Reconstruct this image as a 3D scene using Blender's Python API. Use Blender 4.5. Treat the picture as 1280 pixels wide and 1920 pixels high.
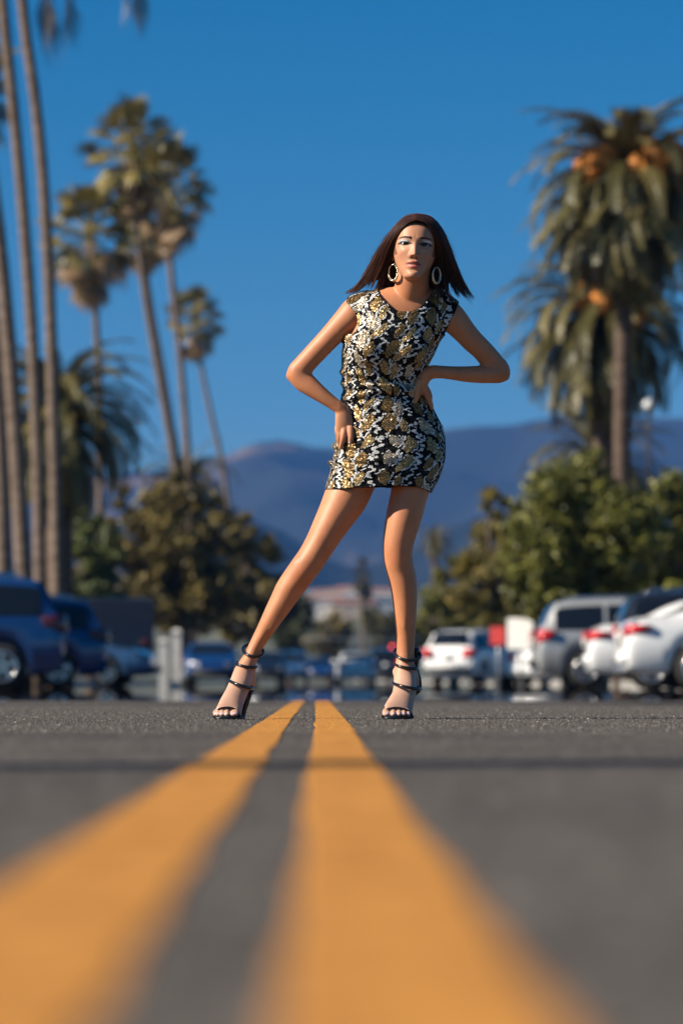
import bpy, bmesh, math, random
import numpy as np
from mathutils import Vector, Matrix, noise as mnoise

random.seed(7)
rng = np.random.default_rng(7)
scene = bpy.context.scene
for o in list(bpy.data.objects):
    bpy.data.objects.remove(o)
COL = scene.collection
R = math.radians

# ------------------------------------------------------------------ camera
FPX = 6876.0            # focal length in pixels of a 1280 x 1920 frame
CAMZ = 0.107            # the photographer lies on the road
D = 12.0                # distance to the woman
PITCH = math.atan(327.0 / FPX)
YAW = math.atan(48.0 / FPX)
cam = bpy.data.cameras.new('camera')
cam.sensor_fit = 'VERTICAL'
cam.sensor_height = 36.0
cam.lens = FPX * 36.0 / 1920.0
cam.clip_start = 0.05
cam.clip_end = 60000.0
cam.dof.use_dof = True
cam.dof.focus_distance = 11.83
cam.dof.aperture_fstop = cam.lens / 1000.0 / 0.035
camo = bpy.data.objects.new('camera', cam)
camo.location = (0, 0, CAMZ)
camo.rotation_euler = (R(90) + PITCH, 0, -YAW)
COL.objects.link(camo)
scene.camera = camo
CAMROT = camo.rotation_euler.to_matrix()
CAMPOS = Vector((0, 0, CAMZ))

def P(px, py, Y):
    """the point of the place at depth Y that shows at that spot of the photograph"""
    d = CAMROT @ Vector(((px - 640.0) / FPX, (960.0 - py) / FPX, -1.0))
    return CAMPOS + d * (Y / d.y)

def PX(px, Y):
    return P(px, 1287, Y).x

def toPix(co):
    """world (n,3) -> picture coordinates"""
    m = np.array(CAMROT)
    v = (np.asarray(co) - np.array(CAMPOS)) @ m
    return 640 + FPX * v[:, 0] / -v[:, 2], 960 - FPX * v[:, 1] / -v[:, 2]

# ------------------------------------------------------------------ sky, sun, exposure
SUN_EL = 33.0
SUN_AZ = 16.0           # degrees the sun stands in front of the exact left
sun_dir = Vector((-math.cos(R(SUN_EL)) * math.cos(R(SUN_AZ)),
                  -math.cos(R(SUN_EL)) * math.sin(R(SUN_AZ)), math.sin(R(SUN_EL))))
world = bpy.data.worlds.new('World')
scene.world = world
world.use_nodes = True
wn = world.node_tree
wn.nodes.clear()
wo = wn.nodes.new('ShaderNodeOutputWorld')
wb = wn.nodes.new('ShaderNodeBackground')
ws = wn.nodes.new('ShaderNodeTexSky')
ws.sky_type = 'NISHITA'
ws.sun_disc = False
ws.sun_elevation = R(SUN_EL)
ws.sun_rotation = math.atan2(sun_dir.x, sun_dir.y)
ws.altitude = 1500
ws.air_density = 1.0
ws.dust_density = 0.0
ws.ozone_density = 6.0
whs = wn.nodes.new('ShaderNodeHueSaturation')
whs.inputs['Saturation'].default_value = 1.36
whs.inputs['Value'].default_value = 0.84
whs.inputs['Hue'].default_value = 0.492
wb.inputs['Strength'].default_value = 0.058
wn.links.new(ws.outputs[0], whs.inputs['Color'])
wn.links.new(whs.outputs[0], wb.inputs[0])
wn.links.new(wb.outputs[0], wo.inputs[0])

sl = bpy.data.lights.new('sun', 'SUN')
sl.energy = 5.0
sl.angle = R(0.53)
sl.color = (1.0, 0.90, 0.76)
so = bpy.data.objects.new('sun', sl)
so.rotation_euler = (-sun_dir).to_track_quat('-Z', 'Y').to_euler()
so.location = (-30, -10, 40)
COL.objects.link(so)

scene.view_settings.view_transform = 'Standard'
scene.view_settings.look = 'None'
scene.view_settings.gamma = 1.0
scene.view_settings.exposure = 0.72
scene.view_settings.use_curve_mapping = False
scene.render.engine = 'CYCLES'
scene.cycles.use_denoising = True
scene.cycles.max_bounces = 6
scene.cycles.transparent_max_bounces = 6
scene.cycles.volume_bounces = 0
scene.cycles.caustics_reflective = False
scene.cycles.caustics_refractive = False
scene.cycles.sample_clamp_indirect = 6.0

# ------------------------------------------------------------------ helpers
def tag(o, label=None, cat=None, group=None, kind=None):
    if label: o['label'] = label
    if cat: o['category'] = cat
    if group: o['group'] = group
    if kind: o['kind'] = kind
    return o

def empty(name, loc=(0, 0, 0), rz=0.0, parent=None):
    o = bpy.data.objects.new(name, None)
    o.empty_display_size = 0.2
    o.location = loc
    o.rotation_euler = (0, 0, rz)
    if parent: o.parent = parent
    COL.objects.link(o)
    return o

def meshobj(name, verts, faces, mat=None, parent=None, smooth=True, loc=None):
    me = bpy.data.meshes.new(name)
    me.from_pydata([tuple(v) for v in verts], [], [tuple(f) for f in faces])
    if smooth and len(me.polygons):
        me.polygons.foreach_set('use_smooth', np.ones(len(me.polygons), dtype=bool))
    me.update()
    if mat is not None:
        me.materials.append(mat)
    o = bpy.data.objects.new(name, me)
    if loc is not None: o.location = loc
    if parent: o.parent = parent
    COL.objects.link(o)
    return o

def dataobj(name, me, parent=None, loc=None, rot=None, scale=None):
    o = bpy.data.objects.new(name, me)
    if loc is not None: o.location = loc
    if rot is not None: o.rotation_euler = rot
    if scale is not None: o.scale = scale
    if parent: o.parent = parent
    COL.objects.link(o)
    return o

class MB:
    """collects shapes of one part"""
    def __init__(s): s.v, s.f = [], []
    def add(s, v, f):
        n = len(s.v)
        s.v += [tuple(x) for x in v]
        s.f += [tuple(i + n for i in q) for q in f]
        return s
    def box(s, c, d, rz=0.0, taper=1.0):
        x, y, z = d[0] / 2, d[1] / 2, d[2] / 2
        cr, sr = math.cos(rz), math.sin(rz)
        vs = []
        for sz, t in ((-1, 1.0), (1, taper)):
            for sx, sy in ((-1, -1), (1, -1), (1, 1), (-1, 1)):
                px, py = sx * x * t, sy * y * t
                vs.append((c[0] + px * cr - py * sr, c[1] + px * sr + py * cr, c[2] + sz * z))
        return s.add(vs, [(3, 2, 1, 0), (4, 5, 6, 7), (0, 1, 5, 4), (1, 2, 6, 5), (2, 3, 7, 6), (3, 0, 4, 7)])
    def tube(s, pts, rad, n=8, cap=True, flat=1.0):
        v, f = tube(pts, rad, n, cap, flat)
        return s.add(v, f)
    def build(s, name, mat, parent=None, smooth=True, loc=None):
        return meshobj(name, s.v, s.f, mat, parent, smooth, loc)

def loft(rings, cap=True):
    """rings: list of lists of points, all of one length"""
    n = len(rings[0])
    v = [tuple(p) for r in rings for p in r]
    f = []
    for i in range(len(rings) - 1):
        for j in range(n):
            k = (j + 1) % n
            f.append((i * n + j, i * n + k, (i + 1) * n + k, (i + 1) * n + j))
    if cap:
        a = np.mean(np.array(rings[0]), axis=0); b = np.mean(np.array(rings[-1]), axis=0)
        v.append(tuple(a)); v.append(tuple(b))
        ia, ib = len(v) - 2, len(v) - 1
        m = (len(rings) - 1) * n
        for j in range(n):
            k = (j + 1) % n
            f.append((ia, k, j)); f.append((ib, m + j, m + k))
    return v, f

def tube(pts, rad, n=8, cap=True, flat=1.0, up=None):
    pts = [Vector(p) for p in pts]
    if not hasattr(rad, '__len__'): rad = [rad] * len(pts)
    rings = []
    ref = Vector(up) if up is not None else None
    prev = None
    for i, p in enumerate(pts):
        t = (pts[min(i + 1, len(pts) - 1)] - pts[max(i - 1, 0)])
        if t.length < 1e-9: t = Vector((0, 0, 1))
        t.normalize()
        if ref is not None: a = ref
        elif prev is not None: a = prev
        else: a = Vector((0, 1, 0)) if abs(t.y) < 0.8 else Vector((1, 0, 0))
        s = t.cross(a)
        if s.length < 1e-6: s = t.orthogonal()
        s.normalize()
        b = s.cross(t).normalized()
        prev = b
        r = rad[i]
        rings.append([p + s * (r * math.cos(2 * math.pi * j / n)) + b * (r * flat * math.sin(2 * math.pi * j / n)) for j in range(n)])
    return loft(rings, cap)

def crom(a, m):
    """Catmull-Rom through rows of a, m samples"""
    a = np.asarray(a, float)
    n = len(a)
    if n == 2:
        t = np.linspace(0, 1, m)[:, None]
        return a[0] * (1 - t) + a[1] * t
    e = np.vstack([2 * a[0] - a[1], a, 2 * a[-1] - a[-2]])
    out = []
    for t in np.linspace(0, n - 1, m):
        i = min(int(t), n - 2); u = t - i
        p0, p1, p2, p3 = e[i], e[i + 1], e[i + 2], e[i + 3]
        out.append(0.5 * (2 * p1 + (p2 - p0) * u + (2 * p0 - 5 * p1 + 4 * p2 - p3) * u * u + (3 * p1 - p0 - 3 * p2 + p3) * u ** 3))
    return np.array(out)

def mat(name):
    m = bpy.data.materials.new(name)
    m.use_nodes = True
    return m, m.node_tree, m.node_tree.nodes['Principled BSDF']

def setp(b, **k):
    names = dict(color='Base Color', rough='Roughness', metal='Metallic', spec='Specular IOR Level', coat='Coat Weight',
                 coatr='Coat Roughness', sub='Subsurface Weight', trans='Transmission Weight', ior='IOR', sheen='Sheen Weight',
                 emit='Emission Color', estr='Emission Strength', alpha='Alpha')
    for q, v in k.items():
        if q in ('color', 'emit'): v = (v[0], v[1], v[2], 1.0)
        b.inputs[names[q]].default_value = v

def simple(name, color, rough=0.6, metal=0.0, var=0.12, scale=6.0, bump=0.0, bscale=60.0, **k):
    """a plain surface with some uneven tone and relief"""
    m, t, b = mat(name)
    setp(b, rough=rough, metal=metal, **k)
    tc = t.nodes.new('ShaderNodeTexCoord')
    nz = t.nodes.new('ShaderNodeTexNoise')
    nz.inputs['Scale'].default_value = scale
    nz.inputs['Detail'].default_value = 4
    t.links.new(tc.outputs['Object'], nz.inputs['Vector'])
    rp = t.nodes.new('ShaderNodeValToRGB')
    rp.color_ramp.elements[0].position = 0.3
    rp.color_ramp.elements[1].position = 0.7
    rp.color_ramp.elements[0].color = tuple(c * (1 - var) for c in color) + (1,)
    rp.color_ramp.elements[1].color = tuple(min(1, c * (1 + var)) for c in color) + (1,)
    t.links.new(nz.outputs['Fac'], rp.inputs[0])
    t.links.new(rp.outputs[0], b.inputs['Base Color'])
    if bump:
        n2 = t.nodes.new('ShaderNodeTexNoise')
        n2.inputs['Scale'].default_value = bscale
        n2.inputs['Detail'].default_value = 3
        t.links.new(tc.outputs['Object'], n2.inputs['Vector'])
        bp = t.nodes.new('ShaderNodeBump')
        bp.inputs['Strength'].default_value = bump
        bp.inputs['Distance'].default_value = 0.02
        t.links.new(n2.outputs['Fac'], bp.inputs['Height'])
        t.links.new(bp.outputs[0], b.inputs['Normal'])
    return m

def vec_attr(me, name, arr, kind='FLOAT_COLOR', dom='POINT'):
    a = me.attributes.new(name, kind, dom)
    a.data.foreach_set('color' if kind == 'FLOAT_COLOR' else 'value', np.asarray(arr, np.float32).ravel())

def remeshed(verts, faces, voxel):
    """union of overlapping closed shapes as one skin"""
    o = meshobj('tmp', verts, faces)
    md = o.modifiers.new('r', 'REMESH')
    md.mode = 'VOXEL'; md.voxel_size = voxel; md.adaptivity = 0.0
    dg = bpy.context.evaluated_depsgraph_get()
    me = bpy.data.meshes.new_from_object(o.evaluated_get(dg))
    old = o.data
    bpy.data.objects.remove(o)
    bpy.data.meshes.remove(old)
    return me

def get_co(me):
    a = np.empty(len(me.vertices) * 3, np.float32); me.vertices.foreach_get('co', a)
    return a.reshape(-1, 3).astype(float)

def get_edges(me):
    a = np.empty(len(me.edges) * 2, np.int32); me.edges.foreach_get('vertices', a)
    return a.reshape(-1, 2)

def get_no(me):
    a = np.empty(len(me.vertices) * 3, np.float32); me.vertices.foreach_get('normal', a)
    return a.reshape(-1, 3).astype(float)

def lap(co, e, w, it):
    deg = np.bincount(e.ravel(), minlength=len(co)).astype(float)[:, None]
    deg[deg == 0] = 1
    for k in range(it):
        s = np.zeros_like(co)
        for c in range(co.shape[1]):
            s[:, c] = np.bincount(e[:, 0], co[e[:, 1], c], len(co)) + np.bincount(e[:, 1], co[e[:, 0], c], len(co))
        co = co + (s / deg - co) * w[:, None]
    return co
# ------------------------------------------------------------------ road and ground
def road_material():
    m, t, b = mat('asphalt')
    L = t.links.new
    tc = t.nodes.new('ShaderNodeTexCoord')
    def noise(scale, det=2, mp=None):
        n = t.nodes.new('ShaderNodeTexNoise'); n.inputs['Scale'].default_value = scale; n.inputs['Detail'].default_value = det
        if mp is not None:
            g = t.nodes.new('ShaderNodeMapping'); g.inputs['Scale'].default_value = mp
            L(tc.outputs['Object'], g.inputs[0]); L(g.outputs[0], n.inputs['Vector'])
        else: L(tc.outputs['Object'], n.inputs['Vector'])
        return n
    big = noise(0.7, 4); fine = noise(170, 3); sp = t.nodes.new('ShaderNodeTexVoronoi')
    sp.inputs['Scale'].default_value = 95
    L(tc.outputs['Object'], sp.inputs['Vector'])
    r1 = t.nodes.new('ShaderNodeValToRGB')
    r1.color_ramp.elements[0].color = (0.060, 0.053, 0.047, 1); r1.color_ramp.elements[1].color = (0.106, 0.094, 0.083, 1)
    r1.color_ramp.elements[0].position = 0.3; r1.color_ramp.elements[1].position = 0.7
    L(big.outputs['Fac'], r1.inputs[0])
    r2 = t.nodes.new('ShaderNodeValToRGB')
    r2.color_ramp.elements[0].color = (0.30, 0.30, 0.30, 1); r2.color_ramp.elements[1].color = (1.75, 1.72, 1.68, 1)
    r2.color_ramp.elements[0].position = 0.32; r2.color_ramp.elements[1].position = 0.68
    L(fine.outputs['Fac'], r2.inputs[0])
    mx = t.nodes.new('ShaderNodeMix'); mx.data_type = 'RGBA'; mx.blend_type = 'MULTIPLY'; mx.inputs[0].default_value = 1
    L(r1.outputs[0], mx.inputs[6]); L(r2.outputs[0], mx.inputs[7])
    # single pale stones in the mix
    cr = t.nodes.new('ShaderNodeSeparateColor'); L(sp.outputs['Color'], cr.inputs[0])
    gt = t.nodes.new('ShaderNodeMath'); gt.operation = 'GREATER_THAN'; gt.inputs[1].default_value = 0.955
    L(cr.outputs[0], gt.inputs[0])
    mx2 = t.nodes.new('ShaderNodeMix'); mx2.data_type = 'RGBA'
    mx2.inputs[7].default_value = (0.34, 0.31, 0.28, 1)
    L(gt.outputs[0], mx2.inputs[0]); L(mx.outputs[2], mx2.inputs[6])
    L(mx2.outputs[2], b.inputs['Base Color'])
    b.inputs['Specular IOR Level'].default_value = 0.12
    b.inputs['Roughness'].default_value = 0.95
    bp = t.nodes.new('ShaderNodeBump'); bp.inputs['Strength'].default_value = 0.55; bp.inputs['Distance'].default_value = 0.004
    L(fine.outputs['Fac'], bp.inputs['Height']); L(bp.outputs[0], b.inputs['Normal'])
    return m

def far_road_material(name='hot_asphalt', color=(0.07, 0.066, 0.066)):
    """the hot stretch of road, which mirrors at a glancing angle"""
    m, t, b = mat(name)
    L = t.links.new
    tc = t.nodes.new('ShaderNodeTexCoord')
    g = t.nodes.new('ShaderNodeMapping'); g.inputs['Scale'].default_value = (2.2, 0.10, 1)
    L(tc.outputs['Object'], g.inputs[0])
    n = t.nodes.new('ShaderNodeTexNoise'); n.inputs['Scale'].default_value = 1.0; n.inputs['Detail'].default_value = 2
    L(g.outputs[0], n.inputs['Vector'])
    setp(b, color=color, rough=0.0, spec=0.6)
    bp = t.nodes.new('ShaderNodeBump'); bp.inputs['Strength'].default_value = 0.03; bp.inputs['Distance'].default_value = 0.004
    L(n.outputs['Fac'], bp.inputs['Height']); L(bp.outputs[0], b.inputs['Normal'])
    return m

M_ROAD = road_material()
M_HOT = far_road_material()
HOTY = 27.0
def sheet(name, x0, x1, y0, y1, z, m, nx=1, ny=1):
    xs = np.linspace(x0, x1, nx + 1); ys = np.linspace(y0, y1, ny + 1)
    v = [(x, y, z) for y in ys for x in xs]
    f = [(j * (nx + 1) + i, j * (nx + 1) + i + 1, (j + 1) * (nx + 1) + i + 1, (j + 1) * (nx + 1) + i) for j in range(ny) for i in range(nx)]
    return meshobj(name, v, f, m, smooth=False)

M_GROUND = simple('dry_soil', (0.13, 0.11, 0.075), 0.95, var=0.3, scale=0.3)
tag(sheet('ground', -9000, 9000, -300, 12000, -0.16, M_GROUND), kind='structure')
tag(sheet('road', -9.0, 9.0, -20, HOTY, 0.0, M_ROAD), kind='structure')
def G(Y):
    """a made-up gentle climb beyond the woman that lifts the mirage reflection"""
    return max(0.0, 0.0017 * (Y - HOTY))
fr = sheet('far_road', -9.0, 9.0, HOTY, 900, 0.0, M_HOT, 1, 4)
for q in fr.data.vertices: q.co.z = G(q.co.y)
tag(fr, kind='structure')

def climb(o):
    for q in o.data.vertices: q.co.z += G(q.co.y)
    return o
M_KERB = simple('kerb_concrete', (0.36, 0.34, 0.31), 0.9, var=0.15, scale=3, bump=0.3)
M_WALK = simple('pavement_concrete', (0.33, 0.31, 0.28), 0.9, var=0.15, scale=1.5, bump=0.2)
for s, nm in ((-1, 'left'), (1, 'right')):
    kb = MB()
    kb.box((s * 9.09, 5.5, 0.0), (0.18, 43, 0.28)); kb.box((s * 9.09, 463.5, 0.0), (0.18, 873, 0.28))
    tag(climb(kb.build('kerb_' + nm, M_KERB, smooth=False)), kind='structure')
    wb_ = MB()
    wb_.box((s * 10.9, 5.5, -0.01), (3.42, 43, 0.28)); wb_.box((s * 10.9, 463.5, -0.01), (3.42, 873, 0.28))
    tag(climb(wb_.build('pavement_' + nm, M_WALK, smooth=False)), kind='structure')

# double yellow centre line: two thick painted bands with uneven edges
def yellow_material():
    m, t, b = mat('yellow_road_paint')
    L = t.links.new
    tc = t.nodes.new('ShaderNodeTexCoord')
    n = t.nodes.new('ShaderNodeTexNoise'); n.inputs['Scale'].default_value = 13; n.inputs['Detail'].default_value = 8; n.inputs['Roughness'].default_value = 0.7
    L(tc.outputs['Object'], n.inputs['Vector'])
    r = t.nodes.new('ShaderNodeValToRGB')
    r.color_ramp.elements[0].color = (0.36, 0.150, 0.030, 1); r.color_ramp.elements[1].color = (0.63, 0.280, 0.056, 1)
    r.color_ramp.elements[0].position = 0.38; r.color_ramp.elements[1].position = 0.60
    L(n.outputs['Fac'], r.inputs[0])
    n2 = t.nodes.new('ShaderNodeTexNoise'); n2.inputs['Scale'].default_value = 150; n2.inputs['Detail'].default_value = 3
    L(tc.outputs['Object'], n2.inputs['Vector'])
    r2 = t.nodes.new('ShaderNodeValToRGB')
    r2.color_ramp.elements[0].color = (0.22, 0.11, 0.04, 1); r2.color_ramp.elements[1].color = (1, 1, 1, 1)
    r2.color_ramp.elements[0].position = 0.27; r2.color_ramp.elements[1].position = 0.36
    L(n2.outputs['Fac'], r2.inputs[0])
    mx = t.nodes.new('ShaderNodeMix'); mx.data_type = 'RGBA'; mx.blend_type = 'MULTIPLY'; mx.inputs[0].default_value = 0.7
    L(r.outputs[0], mx.inputs[6]); L(r2.outputs[0], mx.inputs[7])
    L(mx.outputs[2], b.inputs['Base Color'])
    setp(b, rough=0.8, spec=0.15)
    bp = t.nodes.new('ShaderNodeBump'); bp.inputs['Strength'].default_value = 0.5; bp.inputs['Distance'].default_value = 0.003
    L(n2.outputs['Fac'], bp.inputs['Height']); L(bp.outputs[0], b.inputs['Normal'])
    return m
M_YEL = yellow_material()
M_HOTYEL = far_road_material('hot_yellow_paint', (0.6, 0.28, 0.04))
def painted_band(name, kl, kr, seed):
    """kl, kr: (Y, x) knots of the two edges"""
    ys = np.concatenate([np.arange(0.3, 3, 0.03), np.arange(3, 27, 0.06), np.arange(27, 400, 3.0)])
    xl = np.interp(ys, [k[0] for k in kl], [k[1] for k in kl])
    xr = np.interp(ys, [k[0] for k in kr], [k[1] for k in kr])
    v, f = [], []
    for i, y in enumerate(ys):
        a = 0.0045 * mnoise.noise((y * 1.1, seed, 0)) + 0.004 * mnoise.noise((y * 4.3, seed, 5)) + 0.0012 * mnoise.noise((y * 17, seed, 1))
        c = 0.0045 * mnoise.noise((y * 1.1, seed, 9)) + 0.004 * mnoise.noise((y * 4.3, seed, 7)) + 0.0012 * mnoise.noise((y * 17, seed, 3))
        h = 0.0018 + 0.0004 * mnoise.noise((y * 3, seed, 2))
        v += [(xl[i] + a, y, G(y)), (xl[i] + a + 0.002, y, h + G(y)), (xr[i] + c - 0.002, y, h + G(y)), (xr[i] + c, y, G(y))]
        if i:
            n = 4 * i
            for k in range(3):
                f.append((n - 4 + k, n - 4 + k + 1, n + k + 1, n + k))
    o = meshobj(name, v, f, M_YEL, smooth=False)
    o.data.materials.append(M_HOTYEL)
    k = int(np.searchsorted(ys, HOTY))
    for i, pl in enumerate(o.data.polygons):
        if i // 3 >= k: pl.material_index = 1
    return o
o = painted_band('centre_line', [(0.3, -0.170), (2, -0.170), (12, -0.163), (31, -0.165)], [(0.3, -0.070), (2, -0.070), (5, -0.072), (12, -0.078), (31, -0.078)], 1.3)
tag(o, 'worn yellow road line, the left one of the double centre line', 'road line')
o = painted_band('centre_line', [(0.3, -0.012), (2, -0.012), (5, -0.009), (12, 0.0), (31, 0.0)], [(0.3, 0.076), (2, 0.079), (12, 0.096), (31, 0.098)], 8.7)
tag(o, 'worn yellow road line, the right one of the double centre line', 'road line')

# stones standing proud of the worn surface around the woman, painted where the lines run
def grit():
    n = 60000
    y = 8.4 + (19.5 - 8.4) * rng.random(n) ** 0.9
    x = (rng.random(n) * 2 - 1) * (1.05 + 0.10 * (y - 8))
    r = rng.uniform(0.0022, 0.0052, n) * np.where(rng.random(n) > 0.985, 1.9, 1.0)
    h = r * rng.uniform(0.25, 0.75, n)
    g = rng.uniform(0.045, 0.14, n) * np.where(rng.random(n) > 0.96, 2.6, 1.0)
    tint = np.stack([g * 1.06, g * 0.95, g * 0.85], 1)
    onl = ((x > -0.162) & (x < -0.080)) | ((x > 0.003) & (x < 0.094))
    near = ((x > -0.172) & (x < -0.066)) | ((x > -0.01) & (x < 0.104))
    keep = onl | ~near
    tint[onl] = np.array((0.55, 0.25, 0.05)) * rng.uniform(0.75, 1.1, (n, 1))[onl]
    h = np.where(onl, h * 0.5, h)
    x, y, r, h, tint, onl = x[keep], y[keep], r[keep], h[keep], tint[keep], onl[keep]
    n = len(x); a0 = rng.uniform(0, 6.28, n)
    z0 = np.where(onl, 0.0012, -0.0005)
    v = np.empty((n, 7, 3))
    for k in range(5):
        q = r * rng.uniform(0.75, 1.2, n)
        v[:, k] = np.stack([x + q * np.cos(a0 + k * 1.2566), y + q * np.sin(a0 + k * 1.2566), z0], 1)
    for k in range(2):
        q = r * 0.4
        v[:, 5 + k] = np.stack([x + q * np.cos(a0 + k * 3.14), y + q * np.sin(a0 + k * 3.14), z0 + h * rng.uniform(0.8, 1.1, n) + 0.0005], 1)
    tri = np.array([(0, 1, 5), (1, 6, 5), (1, 2, 6), (2, 3, 6), (3, 4, 6), (4, 5, 6), (4, 0, 5)])
    F = (np.arange(n)[:, None, None] * 7 + tri[None]).reshape(-1, 3)
    me = bpy.data.meshes.new('road_grit')
    me.vertices.add(n * 7); me.vertices.foreach_set('co', v.astype(np.float32).ravel())
    me.loops.add(len(F) * 3); me.loops.foreach_set('vertex_index', F.astype(np.int32).ravel())
    me.polygons.add(len(F)); me.polygons.foreach_set('loop_start', np.arange(0, len(F) * 3, 3, dtype=np.int32))
    me.update(calc_edges=True)
    vec_attr(me, 'tint', np.hstack([np.repeat(tint, 7, axis=0), np.ones((n * 7, 1))]))
    m, t, b = mat('stone_grit'); a = t.nodes.new('ShaderNodeAttribute'); a.attribute_name = 'tint'
    t.links.new(a.outputs['Color'], b.inputs['Base Color']); setp(b, rough=0.8, spec=0.25)
    me.materials.append(m)
    tag(dataobj('road_grit', me), 'stone grit standing proud of the asphalt around the woman', 'grit', kind='stuff')
grit()
# ------------------------------------------------------------------ the woman
class Skin(MB):
    def limb(s, pts, m=24, n=24, round0=False, round1=True, e=1.0):
        """pts rows: picture x, y, depth offset, width in picture pixels, depth in metres"""
        a = crom(pts, m)
        ctr = [P(r[0], r[1], D + r[2]) for r in a]
        rings = []
        last = None
        for i, r in enumerate(a):
            t = ctr[min(i + 1, m - 1)] - ctr[max(i - 1, 0)]
            t.normalize()
            side = t.cross(Vector((0, 1, 0)))
            side.normalize()
            dep = side.cross(t).normalized()
            w = max(r[3], 0.4) / 2 * (D + r[2]) / FPX
            d = max(r[4], 0.0006) / 2
            rings.append((ctr[i], side * w, dep * d, t, min(w, d)))
        out = []
        def ring(c, u, v):
            q = []
            for j in range(n):
                A = 2 * math.pi * j / n
                ca, sa = math.cos(A), math.sin(A)
                if e != 1.0:
                    ca = math.copysign(abs(ca) ** e, ca); sa = math.copysign(abs(sa) ** e, sa)
                q.append(c + u * ca + v * sa)
            return q
        if round0:
            c, u, v, t, r = rings[0]
            for k in (0.08, 0.35, 0.65, 0.88):
                g = math.sqrt(1 - (1 - k) ** 2)
                out.append(ring(c - t * r * (1 - k), u * g, v * g))
        for c, u, v, t, r in rings: out.append(ring(c, u, v))
        if round1:
            c, u, v, t, r = rings[-1]
            for k in (0.12, 0.35, 0.65, 0.92):
                g = math.sqrt(1 - (1 - (1 - k)) ** 2)
                out.append(ring(c + t * r * k, u * g, v * g))
        vv, ff = loft(out)
        s.add(vv, ff)
        return s
    def blob(s, px, py, dy, rx, ry, rz, n=16):
        c = P(px, py, D + dy)
        rings = []
        for i in range(1, n):
            A = math.pi * i / n
            rings.append([c + Vector((rx * math.sin(A) * math.cos(2 * math.pi * j / 24), ry * math.sin(A) * math.sin(2 * math.pi * j / 24), rz * math.cos(A))) for j in range(24)])
        v, f = loft(rings)
        return s.add(v, f)

# trunk, row by row: picture y, left edge, right edge, depth offset, thickness (m)
TRUNK = [(540, 716, 812, -0.150, 0.095), (549, 690, 832, -0.140, 0.125), (558, 669, 848, -0.135, 0.15),
         (572, 662, 850, -0.128, 0.175), (590, 662, 846, -0.122, 0.19), (610, 658, 840, -0.118, 0.20),
         (628, 650, 832, -0.112, 0.208), (642, 645, 822, -0.106, 0.212), (665, 642, 812, -0.094, 0.208), (690, 641.5, 799, -0.078, 0.192),
         (715, 643, 792, -0.058, 0.178), (735, 645, 797, -0.04, 0.182), (757, 644, 806, -0.024, 0.200),
         (780, 639, 817, -0.012, 0.222), (800, 634, 827, -0.005, 0.236), (825, 630, 833, 0.0, 0.246),
         (860, 626, 832, 0.0, 0.25), (890, 619, 824, 0.0, 0.24), (917, 611, 810, 0.0, 0.225), (945, 602, 800, 0.0, 0.215)]

def trunk_rings(grow_px, grow_m, y0, y1, m=90, n=72):
    a = crom([(y, l, r, dy, th) for y, l, r, dy, th in TRUNK], m)
    rings = []
    for y, l, r, dy, th in a:
        if y < y0 or y > y1: continue
        l2, r2 = l - grow_px, r + grow_px
        c = P((l2 + r2) / 2, y, D + dy)
        w = (r2 - l2) / 2 * (D + dy) / FPX
        d = th / 2 + grow_m
        q = []
        for j in range(n):
            A = 2 * math.pi * j / n
            ca, sa = math.cos(A), math.sin(A)
            q.append(c + Vector((w * math.copysign(abs(ca) ** 0.92, ca), d * math.copysign(abs(sa) ** 0.88, sa), 0)))
        rings.append(q)
    return rings

ARM_L = [(690, 572, -0.125, 52, 0.085), (668, 584, -0.125, 58, 0.092), (652, 599, -0.122, 53, 0.088), (633, 617, -0.115, 46, 0.080), (613, 638, -0.105, 42.5, 0.074),
         (584, 669, -0.09, 41, 0.068), (565, 690, -0.082, 41, 0.066)]
FORE_L = [(571, 682, -0.082, 34, 0.062), (559, 697, -0.08, 42, 0.066), (567, 712, -0.082, 42, 0.064), (581, 724, -0.086, 38, 0.062), (598, 737, -0.09, 32, 0.055), (617, 751, -0.092, 26.5, 0.047),
          (634, 763, -0.092, 24, 0.042), (642, 770, -0.09, 26, 0.040)]
ARM_R = [(812, 570, -0.125, 50, 0.085), (835, 586, -0.128, 56, 0.092), (851, 601, -0.128, 53, 0.088), (869, 621, -0.122, 46, 0.080), (886, 640, -0.114, 43, 0.075),
         (903, 656, -0.105, 41, 0.070), (921, 677, -0.095, 42, 0.066), (930, 690, -0.092, 40, 0.064)]
FORE_R = [(936, 686, -0.09, 32, 0.058), (938, 699, -0.092, 38, 0.062), (918, 701.5, -0.098, 35, 0.062), (897, 702, -0.106, 33.5, 0.06), (873, 701.5, -0.112, 30.5, 0.055), (848, 699.5, -0.116, 26.5, 0.047),
          (826, 697.5, -0.117, 25, 0.042), (810, 697.5, -0.114, 26, 0.040), (801, 701, -0.11, 27, 0.036)]
LEG_L = [(676, 868, 0.0, 84, 0.165), (663, 903, -0.005, 82, 0.162), (647, 936, -0.01, 82, 0.158), (632, 963, -0.014, 73, 0.148), (617, 989, -0.018, 65, 0.137), (601, 1018, -0.02, 58, 0.125),
         (585, 1045, -0.022, 55.5, 0.116), (570, 1066, -0.022, 55, 0.112), (556, 1085, -0.012, 53.5, 0.108), (541, 1106, 0.0, 51, 0.110), (529, 1127, 0.008, 46.5, 0.110), (517, 1147, 0.014, 41.5, 0.103),
         (506, 1166, 0.02, 36.5, 0.092), (495, 1185, 0.026, 32, 0.080), (485, 1202, 0.03, 28.5, 0.07), (476, 1219, 0.032, 27, 0.064), (468, 1237, 0.03, 27.5, 0.062)]
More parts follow.
